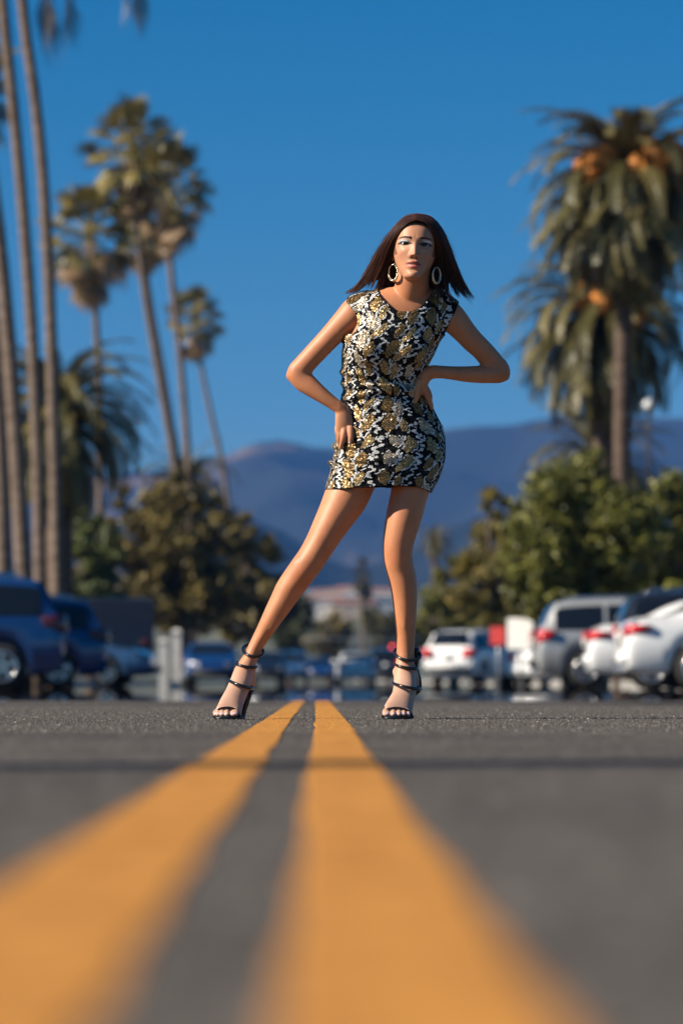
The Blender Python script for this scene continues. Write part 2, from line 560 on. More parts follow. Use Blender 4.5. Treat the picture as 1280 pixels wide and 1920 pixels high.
LEG_R = [(778, 868, 0.0, 92, 0.165), (773, 900, 0.0, 78, 0.16), (766, 930, -0.01, 70, 0.152), (760, 955, -0.016, 69, 0.146), (754, 980, -0.02, 66, 0.136), (749, 1003, -0.022, 61.5, 0.125), (746, 1023, -0.022, 58, 0.116),
         (746, 1047, -0.018, 55, 0.110), (750, 1067, -0.008, 53.5, 0.108), (755, 1088, 0.002, 52, 0.112), (758, 1115, 0.012, 48.5, 0.11), (759, 1142, 0.018, 44, 0.10), (759.5, 1166, 0.024, 40, 0.088), (760, 1190, 0.03, 36.5, 0.077), (760, 1215, 0.032, 34, 0.068), (759, 1240, 0.03, 33, 0.064)]

body = Skin()
v, f = loft(trunk_rings(-4, -0.007, 530, 900))
body.add(v, f)
for q in (ARM_L, ARM_R): body.limb(q, 30, 28, round0=True)
for q in (FORE_L, FORE_R): body.limb(q, 30, 28, round0=True)
body.blob(543.5, 704, -0.075, 0.014, 0.02, 0.019)      # elbow points
body.blob(948, 706, -0.088, 0.013, 0.02, 0.015)
body.limb(LEG_L, 60, 36, round0=True)
body.limb(LEG_R, 60, 36, round0=True)
body.blob(567, 1064, -0.048, 0.036, 0.026, 0.042)    # knee caps
body.blob(745, 1037, -0.046, 0.035, 0.026, 0.042)
body.limb([(561, 1088, -0.040, 14, 0.03), (549, 1108, -0.034, 16, 0.04), (530, 1142, -0.021, 14, 0.04), (508, 1180, -0.006, 10, 0.03)], 16, 14, round0=True)   # shins
body.limb([(747, 1062, -0.040, 14, 0.03), (750, 1085, -0.034, 16, 0.04), (756, 1125, -0.019, 14, 0.04), (758, 1175, -0.004, 10, 0.03)], 16, 14, round0=True)
body.blob(556, 1084, -0.052, 0.013, 0.014, 0.018)
body.blob(746, 1058, -0.052, 0.013, 0.014, 0.018)
body.blob(590, 1034, -0.050, 0.022, 0.022, 0.040)    # inner thigh muscle above the knee
body.blob(735, 1010, -0.050, 0.020, 0.022, 0.040)
body.blob(760, 1008, -0.052, 0.018, 0.020, 0.036)
# feet
FOOT_L = [(470, 1232, 0.03, 27, 0.062), (462, 1250, 0.022, 34, 0.066), (456, 1264, 0.008, 38, 0.066), (451, 1281, -0.018, 41, 0.060), (442, 1301, -0.052, 41, 0.050), (434, 1319, -0.082, 45, 0.040), (429, 1334, -0.112, 49, 0.028)]
FOOT_R = [(759, 1236, 0.03, 33, 0.062), (758, 1252, 0.022, 37, 0.066), (758, 1268, 0.008, 40, 0.068), (759, 1286, -0.018, 43.5, 0.062), (756, 1305, -0.052, 44.5, 0.052), (750, 1321, -0.082, 50, 0.040), (745, 1333, -0.110, 54, 0.028)]
body.limb(FOOT_L, 26, 28)
body.limb(FOOT_R, 26, 28)
body.limb([(467, 1248, 0.03, 24, 0.05), (467, 1268, 0.045, 27, 0.055), (466, 1284, 0.055, 25, 0.048)], 12, 20, round0=True)
body.limb([(764, 1250, 0.03, 28, 0.05), (769, 1270, 0.045, 32, 0.055), (772, 1286, 0.055, 28, 0.048)], 12, 20, round0=True)
body.blob(446, 1258, 0.015, 0.014, 0.014, 0.016)     # ankle bones
body.blob(474, 1252, 0.015, 0.012, 0.014, 0.016)
body.blob(742, 1260, 0.015, 0.012, 0.014, 0.016)
body.blob(774, 1254, 0.015, 0.012, 0.014, 0.016)
TOES = []
def toe(px, w, py=1338, y0=-0.10, y1=-0.155, x0=None):
    x0 = px if x0 is None else x0
    body.limb([(x0, py - 7, y0, w * 1.02, 0.020), (px, py - 3.5, (y0 + y1) / 2, w, 0.018), (px, py, y1 + 0.006, w * 1.0, 0.016), (px, py + 1.2, y1, w * 0.9, 0.014)], 12, 14, round0=True)
    TOES.append((px, py, y1, w))
for px, w, y1 in ((439, 16.5, -0.158), (425.5, 10, -0.16), (416.5, 9.5, -0.155), (409, 8.8, -0.147), (403.5, 8, -0.135)):
    toe(px, w, 1338.5, -0.095, y1, 430 + (px - 430) * 0.8)
for px, w, y1 in ((724, 15.5, -0.158), (737, 10.5, -0.16), (747.5, 9.8, -0.155), (756.5, 9.5, -0.147), (765, 8.8, -0.135)):
    toe(px, w, 1338.5, -0.095, y1, 745 + (px - 745) * 0.8)
# her right hand, lying on the hip with the fingers pointing down
body.limb([(640, 766, -0.090, 25, 0.038), (643, 776, -0.092, 30, 0.036), (645, 788, -0.092, 34, 0.032), (646, 799, -0.090, 35, 0.028), (647, 807, -0.088, 33, 0.024)], 16, 24, round0=True)
body.limb([(656.5, 800, -0.098, 13, 0.022), (657.5, 812, -0.103, 12.5, 0.021), (657.5, 822, -0.104, 11.5, 0.019), (656.5, 830, -0.100, 9.5, 0.016)], 14, 16)
body.limb([(645, 802, -0.092, 12.5, 0.022), (644.5, 814, -0.100, 12, 0.021), (641.5, 828, -0.098, 10.5, 0.018), (638, 840, -0.088, 7.5, 0.014)], 14, 16)
body.limb([(637, 801, -0.078, 11, 0.021), (636.5, 812, -0.086, 11, 0.020), (636, 824, -0.080, 10, 0.017), (636, 834, -0.068, 7.5, 0.014)], 14, 16)
body.limb([(632, 798, -0.064, 9.5, 0.019), (632, 808, -0.070, 9.5, 0.018), (633, 818, -0.062, 8.5, 0.016), (634, 825, -0.052, 7, 0.013)], 14, 16)
body.limb([(652, 778, -0.08, 15, 0.024), (655, 788, -0.05, 13, 0.022), (651, 798, -0.01, 11, 0.018)], 12, 14)
# her left hand, thumb in front of the waist, fingers round the side
body.limb([(806, 697, -0.112, 24, 0.038), (799, 702, -0.112, 27, 0.035), (793, 711, -0.110, 26, 0.033), (790, 722, -0.104, 24, 0.031), (789, 733, -0.096, 22, 0.028)], 16, 24, round0=True)
body.limb([(786, 712, -0.116, 14, 0.026), (782.5, 724, -0.120, 13, 0.024), (781.5, 738, -0.118, 11.5, 0.020), (779.5, 748, -0.112, 10.5, 0.018), (774.5, 757, -0.104, 7.5, 0.014)], 16, 16)
body.limb([(793, 728, -0.100, 12, 0.022), (798, 738, -0.100, 11.5, 0.020), (803.5, 748, -0.092, 10.5, 0.018), (807.5, 758, -0.080, 9, 0.016), (809, 766, -0.070, 7, 0.013)], 14, 16)
body.limb([(797, 725, -0.085, 11.5, 0.021), (803.5, 737, -0.080, 11, 0.020), (805.5, 745, -0.066, 10, 0.018), (805.5, 755, -0.05, 8, 0.015)], 14, 16)
body.limb([(796, 722, -0.072, 11, 0.021), (801, 734, -0.06, 10, 0.020), (803, 744, -0.04, 9, 0.018), (802, 752, -0.02, 8, 0.015)], 14, 16)
body.limb([(795, 720, -0.06, 10, 0.02), (799, 730, -0.045, 9, 0.018), (800, 738, -0.02, 8, 0.016)], 12, 14)
# neck
body.limb([(764, 592, -0.128, 104, 0.10), (767, 575, -0.142, 84, 0.104), (769.5, 558, -0.158, 70, 0.104), (771, 542, -0.172, 65, 0.105), (773, 522, -0.186, 62.5, 0.106), (776, 500, -0.195, 62, 0.104)], 20, 32)
body.limb([(752, 569, -0.192, 8, 0.016), (728, 564, -0.19, 8, 0.018), (700, 556, -0.175, 8, 0.018)], 10, 10, round0=True)      # collar bones
body.limb([(770, 570, -0.192, 8, 0.016), (795, 565, -0.19, 8, 0.018), (822, 556, -0.175, 8, 0.018)], 10, 10, round0=True)

# head ---------------------------------------------------------------
HROWS = np.array([
    (-.1115, .006, -.074, -.066, -.058), (-.1085, .0185, -.0825, -.056, -.033), (-.103, .0285, -.0860, -.044, -.010), (-.093, .0345, -.0865, -.030, .012),
    (-.080, .0430, -.0840, -.015, .032), (-.065, .0510, -.0855, -.005, .050), (-.050, .0580, -.0880, 0, .065), (-.030, .0650, -.0895, 0, .080),
    (-.010, .0675, -.0905, 0, .090), (.015, .0680, -.0935, 0, .096), (.040, .0665, -.0915, 0, .098), (.060, .0610, -.0845, 0, .091),
    (.080, .0500, -.0680, 0, .077), (.095, .0330, -.0450, .004, .052), (.102, .0150, -.0190, .008, .028), (.1040, .004, -.002, .009, .016)])
def g2(x, z, cx, cz, sx, sz):
    return np.exp(-((x - cx) / sx) ** 2 - ((z - cz) / sz) ** 2)
EYX, EYZ = 0.0325, 0.0
def almond(x, z):
    """<1 inside the eye opening"""
    ax = (np.abs(x) - EYX) / 0.0155
    zc = EYZ + 0.0012 * ax
    up = np.where(z > zc, 0.0040, 0.0034)
    return np.sqrt(ax ** 2 + ((z - zc) / up) ** 2)
def face_feat(x, z):
    """relief of the face, metres outwards"""
    h = 0.0
    ax = np.abs(x)
    t = np.clip((0.008 - z) / 0.045, 0, 1)
    ridge = (0.0020 + 0.0165 * t ** 1.25) * np.exp(-(x / (0.0078 + 0.0030 * t)) ** 2)
    fade = np.clip((z + 0.0465) / 0.007, 0, 1)
    top = np.clip((0.020 - z) / 0.015, 0, 1)
    h = h + ridge * fade * top
    h = h + 0.0075 * g2(ax, z, 0.0118, -0.0380, 0.0052, 0.0058)
    h = h - 0.0075 * g2(ax, z, 0.0066, -0.0455, 0.0038, 0.0032)
    h = h - 0.0095 * g2(ax, z, 0.0315, 0.0015, 0.0165, 0.0115)
    h = h + 0.0050 * g2(ax, z, EYX, 0.003, 0.0145, 0.0085)
    h = h + 0.0018 * g2(ax, z, 0.028, 0.0185, 0.022, 0.0065)
    h = h + 0.0006 * g2(ax, z, 0.005, 0.024, 0.003, 0.010) - 0.0008 * g2(x, z, 0.0, 0.026, 0.003, 0.010)
    h = h + 0.0046 * g2(ax, z, 0.046, -0.024, 0.018, 0.014)
    h = h - 0.0040 * g2(ax, z, 0.044, -0.060, 0.014, 0.018)
    h = h + 0.0062 * g2(x, z, 0, -0.0605, 0.0190, 0.0058) + 0.0012 * g2(ax, z, 0.006, -0.0555, 0.004, 0.003)
    h = h + 0.0072 * g2(x, z, 0, -0.0740, 0.0170, 0.0060)
    h = h - 0.0042 * g2(x, z, 0, -0.0665, 0.0185, 0.0022)
    h = h - 0.0016 * g2(x, z, 0, -0.0505, 0.003, 0.005)
    h = h - 0.0030 * g2(x, z, 0, -0.0855, 0.016, 0.0055)
    h = h + 0.0032 * g2(x, z, 0, -0.098, 0.016, 0.011)
    h = h - 0.0062 * np.clip(1.30 - almond(x, z), 0, 0.5) / 0.5
    return h
def hrow(z):
    return [np.interp(z, HROWS[:, 0], HROWS[:, k]) for k in range(1, 5)]
HS = crom(HROWS, 300)
def skin_y(x, z):
    hw, yf, yc, yb = [np.interp(z, HS[:, 0], HS[:, k]) for k in range(1, 5)]
    ca = np.clip(np.abs(x) / hw, 0, 1) ** (1 / 0.92)
    sa = np.sqrt(np.clip(1 - ca ** 2, 0, 1))
    return yc + (yf - yc) * sa ** 0.82 - face_feat(x, z) * np.sqrt(sa)
HR = (Matrix.Rotation(R(4.0), 3, 'Y') @ Matrix.Rotation(R(-5.5), 3, 'X') @ Matrix.Rotation(R(-1.0), 3, 'Z'))
HC = P(778, 457.5, D - 0.292) - HR @ Vector((0, -0.086, 0))
HM = Matrix.Translation(HC) @ HR.to_4x4()
hz = crom(HROWS, 170)
rings = []
for z, hw, yf, yc, yb in hz:
    q = []
    for j in range(160):
        A = 2 * math.pi * j / 160
        ca, sa = math.cos(A), math.sin(A)
        x = hw * math.copysign(abs(ca) ** 0.92, ca)
        if sa > 0:
            y = yc + (yf - yc) * sa ** 0.82 - float(face_feat(np.float64(x), np.float64(z))) * math.sqrt(sa)
        else:
            y = yc + (yb - yc) * abs(sa) ** 0.9
        q.append(HM @ Vector((x, y, z)))
    rings.append(q)
v, f = loft(rings)
body.add(v, f)
for s in (-1, 1):      # ears
    er = []
    for i in range(1, 12):
        A = math.pi * i / 12
        er.append([HM @ Vector((s * (0.0685 + 0.006 * math.sin(A) * math.cos(B)), 0.012 + 0.016 * math.sin(A) * math.sin(B) - 0.004 * math.cos(A), -0.010 + 0.031 * math.cos(A))) for B in np.linspace(0, 2 * math.pi, 16, endpoint=False)])
    v, f = loft(er); body.add(v, f)

bme = remeshed(body.v, body.f, 0.0021)
co = get_co(bme); ed = get_edges(bme)
HMI = np.array(HM.inverted())
loc = (co @ HMI[:3, :3].T) + HMI[:3, 3]
px, py = toPix(co)
w = np.full(len(co), 0.5)
ishead = (py < 523) & (loc[:, 1] < 0.02)
hands = ((px < 668) & (py > 775) & (py < 850)) | ((px > 770) & (px < 815) & (py > 712) & (py < 772))
feet = py > 1322
w[ishead] = 0.05
w[hands] = 0.12
w[feet] = 0.10
w[(py > 990) & (py < 1100)] = 0.42
w = lap(w[:, None], ed, np.full(len(co), 0.5), 4)[:, 0]
co = lap(co, ed, w, 14)
wl = np.where(((py > 925) & (py < 1225)) | (((px < 634) | (px > 822)) & (py > 600) & (py < 765)), 0.5, 0.0)
wl = lap(wl[:, None], ed, np.full(len(co), 0.5), 6)[:, 0]
co = lap(co, ed, wl, 34)
w2 = np.full(len(co), 0.25); w2[ishead] = 0.22
co = lap(co, ed, w2, 1)
bme.vertices.foreach_set('co', co.astype(np.float32).ravel())
bme.update()
# colours of skin, lips, lids and nails
loc = (co @ HMI[:3, :3].T) + HMI[:3, 3]
x, yl, z = loc[:, 0], loc[:, 1], loc[:, 2]
front = (yl < -0.03) & (py < 530)
base = np.array((0.605, 0.250, 0.118))
col = np.tile(base, (len(co), 1))
fm = np.clip((py - 1225) / 50, 0, 1)[:, None]
col = col * (1 - fm) + np.array((0.60, 0.36, 0.25)) * fm
hm = np.zeros(len(co)); hm[hands] = 0.5
fc = np.clip((530 - py) / 12, 0, 1) * 0.9
col = col * (1 - hm[:, None]) + np.array((0.58, 0.32, 0.19)) * hm[:, None]
col = col * (1 - fc[:, None]) + np.array((0.58, 0.282, 0.158)) * fc[:, None]
# redder knees, elbows, knuckles and heels, uneven tan
for rx_, ry_, rs_ in ((566, 1066, 22), (745, 1040, 22), (541, 705, 16), (950, 706, 16), (645, 808, 14), (800, 742, 12), (560, 1090, 18)):
    k_ = np.exp(-((px - rx_) / rs_) ** 2 - ((py - ry_) / rs_) ** 2)[:, None] * 0.55
    col = col * (1 - k_) + col * np.array((0.92, 0.78, 0.74)) * k_
nz_ = np.array([mnoise.noise((q[0] * 9, q[1] * 9, q[2] * 9)) for q in co])
col = col * (1 + 0.10 * nz_)[:, None]
metal = np.zeros(len(co)); gloss = np.full(len(co), 0.50)
gloss[py < 530] = 0.50
def paint(mask, c, strength=1.0):
    k = (np.clip(mask, 0, 1) * strength * front)[:, None]
    col[:] = col * (1 - k) + np.array(c) * k
ax_ = np.abs(x)
paint(0.55 * g2(ax_, z, 0.044, -0.03, 0.016, 0.014), (0.60, 0.25, 0.17))                    # cheeks
mw = 0.0240
lipu = ((z > -0.0672) & (z < -0.0560 - 0.0075 * (ax_ / mw) ** 1.3 - 0.001 * np.exp(-(x / 0.003) ** 2)) & (ax_ < mw))
lipl = ((z <= -0.0672) & (z > -0.0805 + 0.0120 * (ax_ / mw) ** 2) & (ax_ < mw * 0.95))
paint(lipu * 1.0, (0.38, 0.095, 0.075)); paint(lipl * 1.0, (0.60, 0.18, 0.135))
paint(1.3 * g2(x, z, 0, -0.0668, 0.0175, 0.0017), (0.09, 0.025, 0.022), 0.95)  # shade between the parted lips painted along the mouth line
paint(g2(x, z, 0.0, -0.0655, 0.009, 0.0014), (0.6, 0.52, 0.50), 0.3)
paint(g2(ax_, z, 0.0066, -0.0452, 0.0030, 0.0019), (0.10, 0.03, 0.02), 0.9)                 # nostrils, the shade inside them painted dark
al = almond(x, z)
spk = np.array([mnoise.noise((q[0] * 420, q[1] * 420, q[2] * 420)) if f_ else 0.0 for q, f_ in zip(co, front & (np.abs(z) < 0.03))])
area = (z > EYZ + 0.0005) * np.clip(1.3 - np.abs((ax_ - EYX - 0.002) / 0.0175) ** 3 - ((z - 0.0070) / 0.0068) ** 2, 0, 1)
paint(np.clip(area * 1.2, 0, 1), (0.30, 0.20, 0.17), 0.85)
lid = np.clip(1.9 * g2(ax_, z, 0.0390, 0.0088, 0.0095, 0.0048) + 0.9 * g2(ax_, z, 0.027, 0.0095, 0.006, 0.003), 0, 1) * (z > EYZ + 0.001) * np.clip(0.85 + 0.5 * spk, 0.3, 1)
paint(lid, (0.95, 0.95, 0.95), 1.0)
metal = np.where(front, lid * 0.35, 0); gloss = np.where(front & (lid > 0.35), 0.25, gloss)
paint(np.clip(1.5 * np.exp(-((z - 0.0185 - 0.0040 * np.sin(np.clip((ax_ - 0.0125) / 0.031, 0, 1) * 1.95)) / (0.0030 - 0.0012 * np.clip((ax_ - 0.02) / 0.03, 0, 1))) ** 2) - 0.35, 0, 1) * (ax_ > 0.0115) * (ax_ < 0.052), (0.06, 0.032, 0.022), 0.75)   # brows
paint(g2(ax_, z, 0.0225, 0.0065, 0.008, 0.0055), (0.10, 0.06, 0.055), 0.75)                 # smoky inner lids
metal = metal * (1 - 0.8 * g2(ax_, z, 0.0225, 0.0065, 0.008, 0.0055))
paint((al > 0.8) & (al < 1.55) & (z > EYZ - 0.001), (0.015, 0.010, 0.010), 0.95)
paint((al > 0.8) & (al < 1.25) & (z <= EYZ - 0.001), (0.10, 0.05, 0.04), 0.7)
metal = np.where((al < 1.55) & front, 0.0, metal)
paint((al <= 0.85), (0.03, 0.015, 0.012), 1.0)
# hair roots along the hairline and temples
hl_ = np.clip((z - 0.054 + 0.10 * np.clip(ax_ - 0.035, 0, 1)) / 0.016, 0, 1) + np.clip((ax_ - 0.0590 + 0.25 * np.clip(-0.005 - z, 0, 1)) / 0.006, 0, 1) * (z > -0.03)
hl_ = np.clip(hl_, 0, 1) * (0.85 + 0.15 * np.sin(ax_ * 2600))
paint(hl_, (0.040, 0.018, 0.013), 0.9)
# nails of toes and fingers
for tx, ty, tdy, tw in TOES:
    c = P(tx, ty - 3.6, D + tdy + 0.004)
    k = np.exp(-((px - tx) / (tw * 0.30)) ** 2 - ((py - (ty - 1.0)) / 2.4) ** 2) * (np.abs(co[:, 1] - (D + tdy)) < 0.02)
    k = np.clip(k * 1.8 - 0.5, 0, 1)
    col[:] = col * (1 - k[:, None]) + np.array((0.70, 0.52, 0.62)) * k[:, None]
    gloss = np.where(k > 0.3, 0.12, gloss)
k = np.clip(1.6 * np.exp(-((px - 654.5) / 2.4) ** 2 - ((py - 829.5) / 2.4) ** 2) - 0.3, 0, 1) * (co[:, 1] < D - 0.1)
col[:] = col * (1 - k[:, None]) + np.array((0.75, 0.62, 0.58)) * k[:, None]
vec_attr(bme, 'skin', np.hstack([col, np.ones((len(co), 1))]))
vec_attr(bme, 'metal', metal, 'FLOAT'); vec_attr(bme, 'gloss', gloss, 'FLOAT')
bme.polygons.foreach_set('use_smooth', np.ones(len(bme.polygons), dtype=bool))

def skin_material():
    m, t, b = mat('skin'); L = t.links.new
    a = t.nodes.new('ShaderNodeAttribute'); a.attribute_name = 'skin'
    a2 = t.nodes.new('ShaderNodeAttribute'); a2.attribute_name = 'metal'
    a3 = t.nodes.new('ShaderNodeAttribute'); a3.attribute_name = 'gloss'
    tc = t.nodes.new('ShaderNodeTexCoord')
    n = t.nodes.new('ShaderNodeTexNoise'); n.inputs['Scale'].default_value = 28; n.inputs['Detail'].default_value = 5
    L(tc.outputs['Object'], n.inputs['Vector'])
    r = t.nodes.new('ShaderNodeValToRGB')
    r.color_ramp.elements[0].color = (0.86, 0.82, 0.80, 1); r.color_ramp.elements[1].color = (1.08, 1.08, 1.08, 1)
    r.color_ramp.elements[0].position = 0.3; r.color_ramp.elements[1].position = 0.68
    L(n.outputs['Fac'], r.inputs[0])
    mx = t.nodes.new('ShaderNodeMix'); mx.data_type = 'RGBA'; mx.blend_type = 'MULTIPLY'; mx.inputs[0].default_value = 0.6
    L(a.outputs['Color'], mx.inputs[6]); L(r.outputs[0], mx.inputs[7])
    L(mx.outputs[2], b.inputs['Base Color']); L(a2.outputs['Fac'], b.inputs['Metallic']); L(a3.outputs['Fac'], b.inputs['Roughness'])
    setp(b, spec=0.42, sub=0.30)
    b.inputs['Subsurface Radius'].default_value = (0.012, 0.005, 0.003)
    b.inputs['Subsurface Scale'].default_value = 1.0
    n2 = t.nodes.new('ShaderNodeTexNoise'); n2.inputs['Scale'].default_value = 420; n2.inputs['Detail'].default_value = 2
    L(tc.outputs['Object'], n2.inputs['Vector'])
    bp = t.nodes.new('ShaderNodeBump'); bp.inputs['Strength'].default_value = 0.10; bp.inputs['Distance'].default_value = 0.002
    L(n2.outputs['Fac'], bp.inputs['Height']); L(bp.outputs[0], b.inputs['Normal'])
    return m
M_SKIN = skin_material()
bme.materials.append(M_SKIN)
person = empty('person', (PX(592, D), D, 0))
tag(person, 'woman in sequinned minidress and black heels standing over the yellow line, hands on hips', 'person')
PINV = Matrix.Translation(-person.location)
def own(o, parent=None):
    """keep a mesh built in world coordinates in place under the person"""
    o.data.transform(PINV)
    o.parent = parent or person
    return o
bodyo = dataobj('body', bme); own(bodyo)

# eyes and brows -------------------------------------------------------
M_EYE = simple('eye_white', (0.36, 0.32, 0.30), 0.15, var=0.03)  # whites darkened to stand for the shade of the lashes
M_IRIS = simple('iris', (0.035, 0.018, 0.010), 0.06, var=0.3, scale=300)
M_BROW = simple('brow_hair', (0.030, 0.016, 0.011), 0.6, var=0.2, scale=300)
for s in (-1, 1):
    ys = float(skin_y(np.float64(s * EYX), np.float64(0.0085)))
    c = Vector((s * EYX, ys + 0.0125 + 0.0028, EYZ))
    for nm, rr, off, mt in (('eye', 0.0125, 0.0, M_EYE), ('iris', 0.0060, 0.0, M_IRIS)):
        rg = []
        if nm == 'eye':
            for i in range(1, 16):
                A = math.pi * i / 16
                rg.append([HM @ (c + Vector((rr * math.sin(A) * math.cos(B), -rr * math.cos(A), rr * math.sin(A) * math.sin(B)))) for B in np.linspace(0, 2 * math.pi, 24, endpoint=False)])
        else:
            for i in range(1, 9):
                A = R(29) * i / 8
                rg.append([HM @ (c + Vector((0.0128 * math.sin(A) * math.cos(B), -0.0128 * math.cos(A), 0.0128 * math.sin(A) * math.sin(B) + 0.0010))) for B in np.linspace(0, 2 * math.pi, 24, endpoint=False)])
        v, f = loft(rg)
        own(meshobj(nm, v, f, mt), bodyo)
    mb = MB()
    for k in range(85):
        u = random.random()
        x0 = 0.0125 + 0.039 * u
        z0 = 0.0172 + 0.0042 * math.sin(min(1, u * 1.25) * math.pi * 0.62) - 0.006 * max(0, u - 0.65) + random.uniform(-1, 1) * 0.0034 * (1.12 - u)
        ln = 0.0065
        p0 = Vector((s * x0, float(skin_y(np.float64(s * x0), np.float64(z0))) - 0.0006, z0))
        x1, z1 = x0 + ln, z0 + 0.0028 * (1 - 1.7 * u)
        p1 = Vector((s * x1, float(skin_y(np.float64(s * x1), np.float64(z1))) - 0.0006, z1))
        mb.tube([HM @ p0, HM @ ((p0 + p1) / 2), HM @ p1], [0.0006, 0.0007, 0.0003], 4)
    own(mb.build('eyebrow', M_BROW), bodyo)
    mb = MB()
    for k in range(26):
        u = k / 25
        ax0 = -0.9 + 1.95 * u
        x0 = EYX + 0.0155 * ax0
        z0 = 0.0012 * ax0 + 0.0044 * math.sqrt(max(0, 1 - min(1, abs(ax0)) ** 2))
        p0 = Vector((s * x0, ys + 0.0015 + 0.004 * ax0 ** 2, z0))
        p1 = p0 + Vector((s * 0.0035 * ax0, -0.0055, 0.0035))
        mb.tube([HM @ p0, HM @ (p0 * 0.5 + p1 * 0.5 + Vector((0, -0.0006, -0.0006))), HM @ p1], [0.0006, 0.0005, 0.0002], 4)
    own(mb.build('eyelash', M_BROW), bodyo)
# ------------------------------------------------------------------ dress
shell = Skin()
v, f = loft(trunk_rings(0.5, 0.004, 530, 946, 110, 84))
shell.add(v, f)
def fat(q, px_, m_):
    return [(a, b, c, d + px_, e + m_) for a, b, c, d, e in q]
shell.limb(fat(ARM_L[:4], 5, 0.009), 16, 28, round0=True)
shell.limb(fat(ARM_R[:4], 5, 0.009), 16, 28, round0=True)
shell.blob(698, 650, -0.158, 0.062, 0.062, 0.066)
shell.blob(768, 645, -0.158, 0.062, 0.062, 0.066)
dme = remeshed(shell.v, shell.f, 0.0042)
co = get_co(dme); ed = get_edges(dme)
co = lap(co, ed, np.full(len(co), 0.5), 14)
dpx, dpy = toPix(co)
# folds of the cloth: pulls round the waist and below the hand
ang = np.arctan2(-(co[:, 1] - D), co[:, 0] - PX(720, D))
fold = np.zeros(len(co))
for yc, sl_, ph, am, wd in ((722, 0.10, 0, 0.0085, 4.5), (738, -0.16, 1, 0.0090, 5), (706, 0.25, 2, 0.0065, 4.5), (846, 0.20, 3, 0.0095, 4.5), (862, -0.10, 4, 0.0085, 4.5), (880, 0.14, 5, 0.0070, 5), (756, 0.35, 6, 0.0065, 4.5)):
    yy = yc + sl_ * (dpx - 690) + 4 * np.sin(dpx / 17.0 + ph)
    side = 1.0 / (1 + np.exp((dpx - (715 if yc > 800 else 800)) / 18))
    fold += am * np.exp(-((dpy - yy) / wd) ** 2) * side
no = get_no(dme)
co = co + no * fold[:, None]
dme.vertices.foreach_set('co', co.astype(np.float32).ravel()); dme.update()
dpx, dpy = toPix(co)
yrel = co[:, 1] - D
hem = np.interp(dpx, [600, 611, 664, 710, 735, 743, 779, 800, 808, 830], [919, 918.5, 915.5, 912.5, 913, 911.5, 912.5, 919, 924, 926])
hem = np.where(yrel > 0.03, hem + 2.0, hem)
cut = dpy > hem
lx = np.interp(dpy, [540, 556, 567, 585, 603, 613, 621, 628], [664, 653, 649, 664, 671, 670.5, 668, 655])
cut |= (dpy < 627) & (dpx < lx)
rx = np.interp(dpy, [540, 556, 567, 581, 600, 615, 626, 628], [848, 857, 860, 854.5, 845, 838, 832, 836])
cut |= (dpy < 627) & (dpx > rx)
tle = np.interp(dpy, [t_[0] for t_ in TRUNK], [t_[1] for t_ in TRUNK]); tre = np.interp(dpy, [t_[0] for t_ in TRUNK], [t_[2] for t_ in TRUNK])
cut |= (dpy >= 620) & (dpy < 690) & ((dpx < tle - 4.5) | (dpx > tre + 4.5))
nk = 585.0 - 30.0 * ((dpx - 760) / 46.0) ** 2
nkb = 552.0 - 10.0 * ((dpx - 765) / 50.0) ** 2
cut |= (np.where(yrel < -0.15, dpy < nk, dpy < nkb)) & (np.abs(dpx - 762) < 54)
bm = bmesh.new(); bm.from_mesh(dme)
bm.verts.ensure_lookup_table()
bmesh.ops.delete(bm, geom=[bm.verts[i] for i in np.nonzero(cut)[0]], context='VERTS')
# keep the largest piece
seen = set(); best = []
bm.verts.ensure_lookup_table(); bm.verts.index_update()
for v0 in bm.verts:
    if v0.index in seen: continue
    st = [v0]; seen.add(v0.index); comp = []
    while st:
        a = st.pop(); comp.append(a)
        for e in a.link_edges:
            b = e.other_vert(a)
            if b.index not in seen: seen.add(b.index); st.append(b)
    if len(comp) > len(best): best = comp
keep = set(b.index for b in best)
bmesh.ops.delete(bm, geom=[q for q in bm.verts if q.index not in keep], context='VERTS')
# even out the cut edges
for it in range(6):
    mv = {}
    for q in bm.verts:
        be = [e for e in q.link_edges if e.is_boundary]
        if len(be) == 2:
            mv[q] = q.co.lerp((be[0].other_vert(q).co + be[1].other_vert(q).co) / 2, 0.5)
    for q, c in mv.items(): q.co = c
# bindings along the open edges
loops = []
left = set(e for e in bm.edges if e.is_boundary)
while left:
    e = left.pop(); a, b = e.verts; chain = [a, b]
    while True:
        nx = [x for x in chain[-1].link_edges if x in left]
        if not nx: break
        left.discard(nx[0]); chain.append(nx[0].other_vert(chain[-1]))
        if chain[-1] is chain[0]: break
    if len(chain) > 30: loops.append([q.co.copy() for q in chain])
bm.to_mesh(dme); bm.free()
M_CLOTH = simple('black_dress_fabric', (0.010, 0.010, 0.011), 0.9, var=0.2, scale=60, spec=0.08)
dme.materials.clear(); dme.materials.append(M_CLOTH)
dme.polygons.foreach_set('use_smooth', np.ones(len(dme.polygons), dtype=bool))
dress = dataobj('dress', dme); own(dress)
sm = dress.modifiers.new('thickness', 'SOLIDIFY'); sm.thickness = 0.0016; sm.offset = -1
for lp in loops:
    own(meshobj('binding', *tube(lp[::2] + [lp[0]], 0.0022, 6, False), M_CLOTH), dress)

